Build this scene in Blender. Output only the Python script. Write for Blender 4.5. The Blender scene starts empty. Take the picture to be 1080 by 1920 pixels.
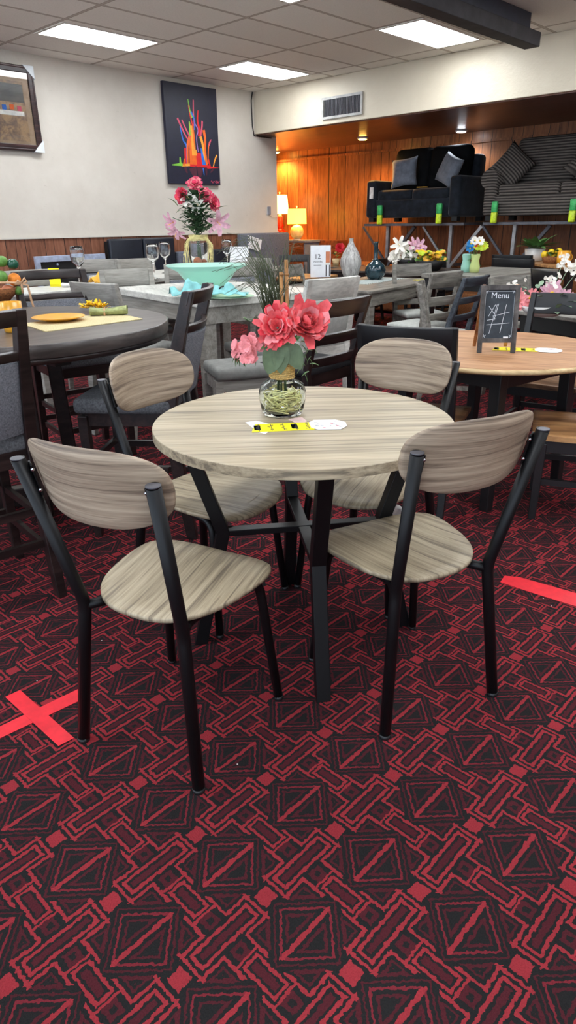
import bpy, bmesh, math, random
from mathutils import Vector, Matrix, noise
random.seed(7)
PI = math.pi
R = math.radians
# ------------------------------------------------------------------ camera, world, exposure
# world axes follow the room: X runs along the white wall, Y across the shop towards it, Z up
CAM_H = 1.38; FPX = 1250.0; PITCH = 0.407638; ROLL = -0.013754; HEAD = 0.763554
sc = bpy.context.scene
cd = bpy.data.cameras.new('camera'); cam = bpy.data.objects.new('camera', cd)
sc.collection.objects.link(cam); sc.camera = cam
cd.sensor_fit = 'VERTICAL'; cd.sensor_height = 36.0; cd.lens = 36.0 * FPX / 1920.0
cd.clip_start = .05; cd.clip_end = 100
cam.matrix_world = Matrix.Translation((0, 0, CAM_H)) @ (Matrix.Rotation(HEAD - PI/2, 4, 'Z') @ Matrix.Rotation(PI/2 - PITCH, 4, 'X') @ Matrix.Rotation(ROLL, 4, 'Z'))
w = bpy.data.worlds.new('world'); sc.world = w; w.use_nodes = True
w.node_tree.nodes['Background'].inputs[0].default_value = (.72, .85, 1, 1)
w.node_tree.nodes['Background'].inputs[1].default_value = 1.5
sc.view_settings.view_transform = 'Standard'; sc.view_settings.look = 'None'
sc.view_settings.gamma = 1; sc.view_settings.use_curve_mapping = False
sc.view_settings.exposure = 0.85
CEIL_EMIT = 10.5
C = sc.collection

# ------------------------------------------------------------------ pixel of the photograph -> point in the room
_c, _s = math.cos(PITCH), math.sin(PITCH)
_RT = Vector((math.sin(HEAD), -math.cos(HEAD), 0)); _FH = Vector((math.cos(HEAD), math.sin(HEAD), 0))
def ray(x, y):
    dx, dy = x-540, y-960; cr, sr = math.cos(ROLL), math.sin(ROLL)
    X = cr*dx + sr*dy; Y = -sr*dx + cr*dy
    F = _FH*_c + Vector((0, 0, -_s)); U = _FH*_s + Vector((0, 0, _c))
    return F + _RT*(X/FPX) - U*(Y/FPX)
def at(x, y, z):
    d = ray(x, y); t = (z-CAM_H)/d.z
    return Vector((d.x*t, d.y*t, z))
def at_x(x, y, X0):
    d = ray(x, y); t = X0/d.x
    return Vector((X0, d.y*t, d.z*t+CAM_H))
def at_y(x, y, Y0):
    d = ray(x, y); t = Y0/d.y
    return Vector((d.x*t, Y0, d.z*t+CAM_H))

# ------------------------------------------------------------------ materials
def srgb(r, g, b):
    f = lambda c: (c/255/12.92) if c/255 <= .04045 else ((c/255+.055)/1.055)**2.4
    return (f(r), f(g), f(b), 1)
class NX:
    """tiny wrapper for math nodes"""
    def __init__(s, nt, sock): s.nt, s.k = nt, sock
    def _op(s, op, o=None, clamp=False):
        n = s.nt.nodes.new('ShaderNodeMath'); n.operation = op; n.use_clamp = clamp
        s.nt.links.new(s.k, n.inputs[0])
        if o is not None:
            if isinstance(o, NX): s.nt.links.new(o.k, n.inputs[1])
            else: n.inputs[1].default_value = o
        return NX(s.nt, n.outputs[0])
    def __add__(s, o): return s._op('ADD', o)
    def __sub__(s, o): return s._op('SUBTRACT', o)
    def __mul__(s, o): return s._op('MULTIPLY', o)
    def __neg__(s): return s._op('MULTIPLY', -1)
    def __truediv__(s, o): return s._op('DIVIDE', o)
    def abs(s): return s._op('ABSOLUTE')
    def fr(s): return s._op('FRACT')
    def floor(s): return s._op('FLOOR')
    def mx(s, o): return s._op('MAXIMUM', o)
    def mn(s, o): return s._op('MINIMUM', o)
    def gt(s, o): return s._op('GREATER_THAN', o)
    def lt(s, o): return s._op('LESS_THAN', o)
    def band(s, a, b): return s.gt(a) * s.lt(b)
MATS = {}
def base(name, col=(.5, .5, .5, 1), rough=.5, metal=0, spec=.5, **kw):
    m = bpy.data.materials.new(name); m.use_nodes = True
    b = m.node_tree.nodes['Principled BSDF']
    b.inputs['Base Color'].default_value = col; b.inputs['Roughness'].default_value = rough
    b.inputs['Metallic'].default_value = metal; b.inputs['Specular IOR Level'].default_value = spec
    for k, v in kw.items(): b.inputs[k].default_value = v
    MATS[name] = m
    return m, m.node_tree, b
def node(nt, t, **kw):
    n = nt.nodes.new(t)
    for k, v in kw.items(): setattr(n, k, v)
    return n
def coords(nt, scale=(1, 1, 1), rot=(0, 0, 0), kind='Object', loc=(0, 0, 0)):
    tc = node(nt, 'ShaderNodeTexCoord'); mp = node(nt, 'ShaderNodeMapping')
    mp.inputs['Scale'].default_value = scale; mp.inputs['Rotation'].default_value = rot; mp.inputs['Location'].default_value = loc
    nt.links.new(tc.outputs[kind], mp.inputs[0]); return mp.outputs[0]
def nz(nt, vec, scale=5, detail=4, rough=.6, dist=0):
    n = node(nt, 'ShaderNodeTexNoise'); n.inputs['Scale'].default_value = scale; n.inputs['Detail'].default_value = detail
    n.inputs['Roughness'].default_value = rough; n.inputs['Distortion'].default_value = dist
    nt.links.new(vec, n.inputs['Vector']); return n.outputs['Fac']
def ramp(nt, fac, stops, interp='LINEAR'):
    r = node(nt, 'ShaderNodeValToRGB'); r.color_ramp.interpolation = interp
    while len(r.color_ramp.elements) < len(stops): r.color_ramp.elements.new(.5)
    for e, (p, c) in zip(r.color_ramp.elements, stops): e.position = p; e.color = c
    nt.links.new(fac, r.inputs[0]); return r.outputs[0]
def bump(nt, b, fac, strength=.2, dist=.005):
    n = node(nt, 'ShaderNodeBump'); n.inputs['Strength'].default_value = strength; n.inputs['Distance'].default_value = dist
    nt.links.new(fac, n.inputs['Height']); nt.links.new(n.outputs[0], b.inputs['Normal'])
def mixc(nt, f, a, b_, blend='MIX'):
    n = node(nt, 'ShaderNodeMix', data_type='RGBA', blend_type=blend)
    if hasattr(f, 'links'): nt.links.new(f, n.inputs[0])
    else: n.inputs[0].default_value = f
    for s, i in ((a, 6), (b_, 7)):
        if hasattr(s, 'links'): nt.links.new(s, n.inputs[i])
        else: n.inputs[i].default_value = s
    return n.outputs[2]
def plain(name, rgb, rough=.5, metal=0, spec=.5, var=.12, nscale=14, bmp=0, **kw):
    m, nt, b = base(name, srgb(*rgb), rough, metal, spec, **kw)
    v = coords(nt); f = nz(nt, v, nscale, 4)
    c1 = srgb(*[max(0, x*(1-var)) for x in rgb]); c2 = srgb(*[min(255, x*(1+var)) for x in rgb])
    nt.links.new(ramp(nt, f, [(.3, c1), (.7, c2)]), b.inputs['Base Color'])
    if bmp: bump(nt, b, nz(nt, v, nscale*12, 3), bmp, .002)
    return m
def wood(name, light, mid, dark, rough=.45, rot=0, stretch=(1.6, 26, 26), dist=.6, spec=.4, bmp=.08, seed=0, darkpos=.36):
    m, nt, b = base(name, srgb(*mid), rough, 0, spec)
    v = coords(nt, stretch, (0, 0, rot), loc=(seed, seed*.7, 0))
    # mapping applies scale then rotation, so rotate first in a separate node
    nt.nodes.remove(v.node); tc = [n for n in nt.nodes if n.type == 'TEX_COORD'][0]
    r1 = node(nt, 'ShaderNodeMapping'); r1.inputs['Rotation'].default_value = (0, 0, rot); nt.links.new(tc.outputs['Object'], r1.inputs[0])
    s1 = node(nt, 'ShaderNodeMapping'); s1.inputs['Scale'].default_value = stretch; s1.inputs['Location'].default_value = (seed, seed*.7, 0)
    nt.links.new(r1.outputs[0], s1.inputs[0]); v = s1.outputs[0]
    f1 = nz(nt, v, 1.0, 6, .62, dist)
    s2 = node(nt, 'ShaderNodeMapping'); s2.inputs['Scale'].default_value = (stretch[0]*3, stretch[1]*5, stretch[2]*5); nt.links.new(r1.outputs[0], s2.inputs[0])
    f2 = nz(nt, s2.outputs[0], 1.0, 3, .5)
    c = ramp(nt, f1, [(darkpos, srgb(*dark)), (darkpos+.12, srgb(*mid)), (.62, srgb(*light))])
    g = ramp(nt, f2, [(.35, (.72, .72, .72, 1)), (.6, (1, 1, 1, 1))])
    nt.links.new(mixc(nt, .7, c, g, 'MULTIPLY'), b.inputs['Base Color'])
    bump(nt, b, f2, bmp, .002)
    return m
wood('oak_top', (188, 174, 147), (168, 154, 128), (126, 116, 98), .42, R(44), (1.3, 48, 48), bmp=.12, dist=.4)
wood('oak_seat', (186, 171, 144), (164, 149, 123), (116, 104, 87), .45, R(78), (1.8, 52, 6), seed=3, bmp=.14)
wood('oak_back', (178, 160, 138), (152, 134, 114), (108, 93, 80), .5, 0, (2.2, 2.5, 75), seed=7, dist=.5, bmp=.16)
wood('grey_wood', (160, 156, 148), (146, 142, 134), (128, 124, 116), .5, 0, (2, 20, 20), seed=2)
wood('white_wood', (212, 210, 202), (200, 198, 190), (182, 180, 173), .45, R(20), (2, 14, 14), seed=4)
wood('taupe_wood', (150, 145, 136), (124, 120, 112), (98, 94, 88), .45, 0, (2, 20, 20), seed=6)
wood('espresso', (50, 36, 34), (36, 26, 25), (24, 17, 17), .35, 0, (2, 24, 24), seed=5)
wood('espresso_top', (92, 84, 80), (74, 67, 64), (58, 52, 50), .3, 0, (2, 16, 16), seed=5)
wood('honey', (204, 158, 118), (188, 140, 100), (160, 112, 76), .4, R(60), (2.4, 20, 20), seed=8)
wood('honey_edge', (224, 196, 148), (210, 180, 132), (184, 150, 104), .4, R(60), (2.4, 20, 20), seed=8)
wood('walnut_seat', (158, 118, 82), (128, 94, 66), (92, 66, 48), .4, R(20), (2.4, 16, 16), seed=9)
wood('oak_seat_brown', (196, 148, 98), (166, 120, 76), (124, 84, 54), .4, R(80), (2.4, 12, 12), seed=9)
wood('slate_wood', (86, 92, 100), (66, 72, 80), (50, 54, 62), .45, 0, (2, 20, 20), seed=2)
wood('frame_wood', (72, 46, 44), (50, 30, 30), (32, 18, 20), .3, 0, (2, 20, 20), seed=2)
wood('dresser_wood', (164, 90, 48), (136, 70, 36), (96, 46, 24), .4, 0, (2, 20, 20), seed=2)
wood('bamboo', (196, 150, 92), (170, 120, 68), (120, 78, 42), .5, 0, (30, 30, 3), seed=2)
wood('easel_wood', (190, 132, 80), (160, 104, 60), (120, 74, 42), .5, 0, (20, 20, 3), seed=2)
wood('sign_wood', (112, 108, 106), (86, 82, 80), (60, 56, 56), .6, 0, (12, 12, 6), seed=2)
plain('black_metal', (11, 11, 13), .42, 0, .3, .1)
plain('black_paint', (24, 24, 26), .4, 0, .5, .1)
plain('steel', (176, 178, 182), .35, .85)
plain('dark_steel', (92, 92, 98), .45, .5)
plain('chrome', (200, 200, 205), .15, 1)
plain('grey_weave', (112, 114, 120), .9, 0, .2, .2, 160, .5)
plain('grey_weave_dark', (92, 93, 96), .9, 0, .2, .22, 140, .5)
plain('light_cushion', (176, 178, 172), .8, 0, .3, .06, 30, .1)
plain('grey_cushion', (118, 118, 114), .8, 0, .3, .08, 30, .1)
plain('black_cushion', (34, 34, 37), .7, 0, .3, .1, 30, .1)
plain('navy_velvet', (26, 30, 37), .85, 0, .2, .35, 9, .2, **{'Sheen Weight': .25, 'Sheen Roughness': .4})
plain('black_velvet', (12, 13, 15), .85, 0, .15, .3, 9, .2)
plain('grey_velvet', (118, 124, 136), .8, 0, .2, .12, 14, .2, **{'Sheen Weight': .3})
plain('charcoal_leg', (14, 14, 15), .6)
plain('leather_navy', (30, 34, 44), .4, 0, .4, .1)
plain('grey_linen', (104, 107, 118), .8, 0, .2, .1, 40, .3)
plain('silver_frame', (172, 182, 204), .4, .2)
plain('white_plastic', (226, 230, 234), .4, 0, .5, .03)
plain('cream_shade_off', (246, 232, 170), .7)
plain('ceramic_cream', (236, 206, 150), .25, 0, .5, .1, 18)
plain('ceramic_red', (190, 40, 28), .2)
plain('mustard', (222, 158, 46), .28, 0, .5, .12, 12)
plain('yellow_cloth', (232, 176, 74), .8, 0, .2, .1)
plain('sage_cloth', (150, 156, 106), .85, 0, .2, .14, 40, .3)
plain('teal_cloth', (136, 196, 196), .75, 0, .2, .1, 20)
plain('mat_straw', (204, 190, 148), .9, 0, .1, .14, 220, .4)
plain('mat_sage', (160, 190, 160), .9, 0, .1, .1)
plain('twine', (196, 164, 104), .9, 0, .1, .2, 150, .6)
plain('straw', (232, 210, 150), .8, 0, .2, .18, 20)
plain('ribbon', (202, 160, 124), .8, 0, .2, .1)
plain('petal_coral', (244, 100, 104), .6, 0, .3, .14, 30, 0, **{'Subsurface Weight': .1})
plain('petal_coral_deep', (222, 66, 78), .6, 0, .3, .14, 30)
plain('petal_pink', (250, 146, 150), .6, 0, .3, .12, 30)
plain('petal_hot', (226, 78, 112), .6, 0, .3, .14, 30)
plain('petal_pale', (232, 182, 200), .6, 0, .3, .1, 30)
plain('petal_white', (240, 236, 226), .6, 0, .3, .05, 30)
plain('petal_yellow', (244, 196, 30), .6, 0, .3, .08, 30)
plain('petal_lime', (196, 214, 60), .6, 0, .3, .08, 30)
plain('petal_blue', (48, 130, 190), .6, 0, .3, .08, 30)
plain('petal_red', (206, 40, 52), .6, 0, .3, .08, 30)
plain('leaf_dark', (62, 90, 60), .55, 0, .3, .25, 24)
plain('leaf_mid', (92, 130, 72), .55, 0, .3, .2, 24)
plain('leaf_sage', (128, 150, 124), .6, 0, .3, .18, 24)
plain('leaf_ivy', (92, 108, 84), .6, 0, .3, .12, 24)
plain('grass_dry', (78, 84, 62), .6, 0, .3, .2, 24)
plain('orange_fruit', (240, 138, 44), .5, 0, .4, .1, 40)
plain('lime_fruit', (96, 140, 62), .5, 0, .4, .12, 40)
plain('lemon_fruit', (240, 200, 40), .5, 0, .4, .08, 40)
plain('green_shiny', (24, 76, 56), .25)
plain('terracotta_fruit', (196, 120, 84), .5)
plain('wicker', (130, 84, 52), .8, 0, .2, .3, 90, .6)
plain('teal_glaze', (30, 50, 58), .08, 0, .7, .25, 20)
plain('white_pot', (226, 224, 220), .3, 0, .5, .03)
plain('paper_white', (238, 240, 244), .7, 0, .3, .02)
plain('paper_yellow', (246, 232, 30), .6, 0, .3, .02)
plain('paper_ink', (60, 62, 66), .7)
plain('ink_red', (210, 70, 84), .7)
plain('tape_red', (226, 44, 56), .45, 0, .4, .06, 20)
plain('tape_green', (60, 176, 96), .35, 0, .5, .2, 20)
plain('tape_lime', (190, 214, 44), .35, 0, .5, .2, 20)
plain('chalkboard', (62, 68, 74), .8, 0, .2, .12, 16)
plain('chalk', (216, 222, 228), .9, 0, .1, .03)
plain('canvas_navy', (33, 34, 52), .5, 0, .4, .08, 6)
plain('vent_dark', (22, 22, 24), .7)
plain('vent_frame', (172, 170, 166), .5)
plain('beam_paint', (52, 50, 54), .6, 0, .3, .18, 7)
plain('sign_navy', (30, 36, 56), .5)
plain('grey_panel', (128, 136, 152), .5, 0, .3, .08)
plain('plate_white', (226, 222, 216), .3)
plain('pink_paper', (220, 190, 186), .6)
for nm, rgb in (('sp_red', (214, 40, 44)), ('sp_orange', (232, 104, 40)), ('sp_amber', (240, 160, 60)), ('sp_blue', (50, 110, 200)), ('sp_green', (130, 196, 70)), ('sp_pink', (214, 84, 110)), ('sp_violet', (150, 110, 180)), ('sp_dim', (84, 44, 58))):
    plain(nm, rgb, .5, 0, .3, .05)
def glass(name, col, rough=.02, alpha_tint=None):
    m, nt, b = base(name, col, rough, 0, .5); b.inputs['Transmission Weight'].default_value = 1; b.inputs['IOR'].default_value = 1.22
    f = nz(nt, coords(nt), 9, 2); nt.links.new(ramp(nt, f, [(0, col), (1, tuple(min(1, c*1.06) for c in col[:3])+(1,))]), b.inputs['Base Color'])
glass('clear_glass', (.96, .98, .98, 1)); MATS['clear_glass'].node_tree.nodes['Principled BSDF'].inputs['IOR'].default_value = 1.45; glass('green_glass', (.90, .97, .95, 1)); glass('teal_glass', srgb(196, 240, 226), .35)
MATS['teal_glass'].node_tree.nodes['Principled BSDF'].inputs['Transmission Weight'].default_value = .55
def emit(name, rgb, strength):
    m = bpy.data.materials.new(name); m.use_nodes = True; nt = m.node_tree
    b = nt.nodes['Principled BSDF']; b.inputs['Base Color'].default_value = srgb(*rgb)
    b.inputs['Emission Color'].default_value = srgb(*rgb); b.inputs['Emission Strength'].default_value = strength
    MATS[name] = m
emit('panel_light', (244, 250, 255), CEIL_EMIT)
emit('can_warm', (255, 196, 90), 60); emit('can_white', (235, 245, 255), 40)
emit('shade_lit', (255, 214, 70), 2.6)
emit('shade_lit_pale', (255, 206, 130), 3.0)
emit('bulb', (255, 190, 90), 30)

# wall paint with scuffs
m, nt, b = base('wall_paint', srgb(226, 220, 208), .55, 0, .35)
v = coords(nt); f = nz(nt, v, 1.3, 5, .7); f2 = nz(nt, coords(nt, (1, 1, 3)), 5, 6, .8)
c = ramp(nt, f, [(.3, srgb(206, 198, 186)), (.7, srgb(218, 211, 200))]); c2 = ramp(nt, f2, [(.25, srgb(150, 144, 136)), (.36, (1, 1, 1, 1))])
nt.links.new(mixc(nt, .35, c, c2, 'MULTIPLY'), b.inputs['Base Color']); bump(nt, b, nz(nt, v, 26, 5, .7), .25, .01)
m, nt, b = base('soffit_paint', srgb(226, 216, 194), .45, 0, .4)
v = coords(nt); nt.links.new(ramp(nt, nz(nt, v, 1.5, 4), [(.3, srgb(208, 196, 174)), (.7, srgb(218, 208, 187))]), b.inputs['Base Color'])
bump(nt, b, nz(nt, v, 22, 5, .7), .4, .012)
# vertical plank panelling; planks of random widths along one axis
def planks(name, cols, axis, pitch, groove, rough=.4, spec=.4, gw=.045):
    m, nt, b = base(name, srgb(*cols[1]), rough, 0, spec)
    tc = node(nt, 'ShaderNodeTexCoord'); sp = node(nt, 'ShaderNodeSeparateXYZ'); nt.links.new(tc.outputs['Object'], sp.inputs[0])
    t = NX(nt, sp.outputs[axis]) / pitch
    # irregular widths: warp the coordinate with a smooth periodic offset
    wv = (t*2.1)._op('SINE')*.22 + (t*.77)._op('SINE')*.25
    t = t + wv
    g = t.fr().lt(gw)
    idn = node(nt, 'ShaderNodeTexWhiteNoise', noise_dimensions='1D'); nt.links.new(t.floor().k, idn.inputs['W'])
    st = [4, 4, 4]; st[2 if axis != 2 else 0] = .5
    if name == 'alcove_ceiling_planks': st = [4, .6, 4]
    mp = node(nt, 'ShaderNodeMapping'); mp.inputs['Scale'].default_value = st; nt.links.new(tc.outputs['Object'], mp.inputs[0])
    off = node(nt, 'ShaderNodeVectorMath', operation='ADD'); nt.links.new(mp.outputs[0], off.inputs[0]); nt.links.new(idn.outputs['Color'], off.inputs[1])
    f = nz(nt, off.outputs[0], 6, 5, .65, .8)
    c = ramp(nt, f, [(.28, srgb(*cols[0])), (.5, srgb(*cols[1])), (.75, srgb(*cols[2]))])
    br = (NX(nt, idn.outputs['Value'])*.35 + .8)
    cm = node(nt, 'ShaderNodeCombineColor'); [nt.links.new(br.k, cm.inputs[i]) for i in range(3)]
    c = mixc(nt, 1.0, c, cm.outputs[0], 'MULTIPLY')
    nt.links.new(mixc(nt, g.k, c, srgb(*groove)), b.inputs['Base Color'])
    bump(nt, b, (g*-1).k, .6, .006)
planks('wainscot_planks', [(96, 58, 42), (132, 84, 62), (152, 102, 78)], 0, .15, (28, 18, 14), .5)
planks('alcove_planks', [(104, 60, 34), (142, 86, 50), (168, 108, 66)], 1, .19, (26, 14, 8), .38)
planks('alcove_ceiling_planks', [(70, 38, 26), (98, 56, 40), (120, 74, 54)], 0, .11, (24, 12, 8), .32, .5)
# ceiling tiles 2 x 4 ft with T-bars
m, nt, b = base('ceiling_tile', srgb(190, 186, 178), .85, 0, .2)
tc = node(nt, 'ShaderNodeTexCoord'); sp = node(nt, 'ShaderNodeSeparateXYZ'); nt.links.new(tc.outputs['Object'], sp.inputs[0])
ux = ((NX(nt, sp.outputs[0]) - 5.355)/1.22).fr(); uy = ((NX(nt, sp.outputs[1]) - 6.80)/.61).fr()
bar = ux.lt(.012).mx(ux.gt(.988)).mx(uy.lt(.024)).mx(uy.gt(.976))
edge = ux.lt(.016).mx(ux.gt(.984)).mx(uy.lt(.032)).mx(uy.gt(.968))
idt = node(nt, 'ShaderNodeTexWhiteNoise', noise_dimensions='2D'); cv = node(nt, 'ShaderNodeCombineXYZ')
nt.links.new(((NX(nt, sp.outputs[0])-5.355)/1.22).floor().k, cv.inputs[0]); nt.links.new(((NX(nt, sp.outputs[1])-6.80)/.61).floor().k, cv.inputs[1]); nt.links.new(cv.outputs[0], idt.inputs['Vector'])
tone = ramp(nt, idt.outputs['Value'], [(0, srgb(226, 221, 212)), (1, srgb(240, 236, 228))])
f = nz(nt, coords(nt), 60, 4, .7); c = mixc(nt, .5, tone, ramp(nt, f, [(.35, (.86, .86, .86, 1)), (.6, (1, 1, 1, 1))]), 'MULTIPLY')
c = mixc(nt, edge.k, c, srgb(130, 122, 112)); c = mixc(nt, bar.k, c, srgb(188, 178, 166))
nt.links.new(c, b.inputs['Base Color']); bump(nt, b, f, .5, .006)
# patterned carpet
m, nt, b = base('carpet', srgb(60, 30, 34), .97, 0, .08)
tc = node(nt, 'ShaderNodeTexCoord')
nv = node(nt, 'ShaderNodeTexNoise'); nv.inputs['Scale'].default_value = 95; nv.inputs['Detail'].default_value = 5; nt.links.new(tc.outputs['Object'], nv.inputs['Vector'])
ad = node(nt, 'ShaderNodeVectorMath', operation='MULTIPLY_ADD'); nt.links.new(nv.outputs['Color'], ad.inputs[0]); ad.inputs[1].default_value = (.014, .014, 0); nt.links.new(tc.outputs['Object'], ad.inputs[2])
sp = node(nt, 'ShaderNodeSeparateXYZ'); nt.links.new(ad.outputs[0], sp.inputs[0])
_o = at(629, 1556, 0); PP = .2435
cx = ((NX(nt, sp.outputs[0]) - (_o.x + .007))/PP + .5).fr() - .5
cy = ((-(NX(nt, sp.outputs[1]) - (_o.y + .007)))/PP).fr()
ax = cx.abs(); x2 = (-ax) + .5; my = (cy - .5).abs(); yr = (-my) + .5
d1 = ax + my; s_ = ax.mx(my)
bright = ax.mx(yr).lt(.078)
def mk(a, cond): return a*cond
flank = ax.band(.112, .142) * yr.lt(.17)
box = s_.band(.35, .382) * d1.gt(.47)
notmotif = s_.gt(.385)
ru = (x2-.325).mx(yr-.084); urect = ru.band(-.028, .006)
rv = (x2-.088).mx(my-.19); vrect = rv.band(-.028, .002) * my.lt(.26)
rs = x2.mx((my-.305).abs()) - .08
diag = my.lt(.022) * d1.lt(.33)
bright = bright.mx(flank).mx(box).mx(urect).mx(vrect).mx(diag)
bars = x2.lt(.125) * (my - .222).abs().lt(.012)
bright = bright.mx(bars)
mid = ru.lt(-.055).mx(rv.lt(-.052)).mx(rs.band(-.052, -.012) * my.gt(.215) * my.lt(.4))
tri = (d1-.43).mn((-s_+.34)*1.45)
mid = mid.mx(tri.band(.03, .062)).mx(tri.gt(.1)).mx(d1.band(.375, .4) * s_.lt(.4)).mx(d1.band(.215, .25) * my.gt(.055)).mx(my.band(.055, .085) * d1.lt(.25)) .mx(d1.band(.442, .462)*s_.lt(.33))
bright2 = d1.band(.3, .33) * s_.lt(.4)
fz = nz(nt, coords(nt), 260, 3, .7); big = nz(nt, coords(nt), 1.6, 4, .6)
colr = mixc(nt, mid.k, srgb(44, 43, 43), srgb(92, 40, 47)); colr = mixc(nt, bright2.k, colr, srgb(138, 48, 58)); colr = mixc(nt, bright.k, colr, srgb(174, 58, 66))
colr = mixc(nt, .55, colr, ramp(nt, fz, [(.3, (.5, .5, .5, 1)), (.65, (1, 1, 1, 1))]), 'MULTIPLY')
colr = mixc(nt, .5, colr, ramp(nt, big, [(.3, (.7, .7, .72, 1)), (.65, (1, 1, 1, 1))]), 'MULTIPLY')
lint = node(nt, 'ShaderNodeTexVoronoi'); lint.inputs['Scale'].default_value = 9; nt.links.new(tc.outputs['Object'], lint.inputs['Vector'])
colr = mixc(nt, (NX(nt, lint.outputs['Distance']).lt(.022)).k, colr, srgb(215, 205, 200))
nt.links.new(colr, b.inputs['Base Color']); bump(nt, b, fz, .9, .008)
# corduroy
m, nt, b = base('corduroy', srgb(80, 75, 72), .9, 0, .15)
tc = node(nt, 'ShaderNodeTexCoord'); sp = node(nt, 'ShaderNodeSeparateXYZ'); nt.links.new(tc.outputs['Object'], sp.inputs[0])
rib = (NX(nt, sp.outputs[2])*(2*PI/.036) + NX(nt, sp.outputs[1])*60)._op('SINE')
fl = nz(nt, coords(nt), 9, 4, .7)
mixn = mixc(nt, (rib*.5+.5).k, srgb(52, 48, 46), srgb(122, 114, 108))
nt.links.new(mixc(nt, .6, mixn, ramp(nt, fl, [(.3, (.6, .6, .6, 1)), (.7, (1, 1, 1, 1))]), 'MULTIPLY'), b.inputs['Base Color']); bump(nt, b, rib.k, .6, .006)
# streaked ceramic
m, nt, b = base('streak_ceramic', srgb(180, 176, 172), .5)
f = nz(nt, coords(nt, (22, 22, 2.5)), 2, 4, .7, .4); nt.links.new(ramp(nt, f, [(.35, srgb(128, 124, 122)), (.65, srgb(204, 202, 198))]), b.inputs['Base Color']); bump(nt, b, f, .3, .006)
# striped runner / framed print colours
m, nt, b = base('striped_cloth', srgb(200, 200, 200), .9)
tc = node(nt, 'ShaderNodeTexCoord'); sp = node(nt, 'ShaderNodeSeparateXYZ'); nt.links.new(tc.outputs['Object'], sp.inputs[0])
nt.links.new(mixc(nt, (NX(nt, sp.outputs[0])/.05).fr().gt(.5).k, srgb(206, 212, 208), srgb(86, 104, 104)), b.inputs['Base Color'])
m, nt, b = base('print_wash', srgb(160, 130, 110), .35)
f = nz(nt, coords(nt), 9, 5, .7, .6)
nt.links.new(ramp(nt, f, [(.25, srgb(70, 66, 66)), (.45, srgb(140, 112, 92)), (.6, srgb(186, 150, 110)), (.75, srgb(110, 104, 110))]), b.inputs['Base Color'])
m, nt, b = base('print_dark', srgb(80, 80, 84), .35)
nt.links.new(ramp(nt, nz(nt, coords(nt), 5, 4), [(.3, srgb(64, 66, 68)), (.7, srgb(104, 98, 92))]), b.inputs['Base Color'])
m, nt, b = base('print_tan', srgb(176, 146, 116), .35)
nt.links.new(ramp(nt, nz(nt, coords(nt), 7, 4), [(.3, srgb(160, 130, 102)), (.7, srgb(194, 166, 138))]), b.inputs['Base Color'])

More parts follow.
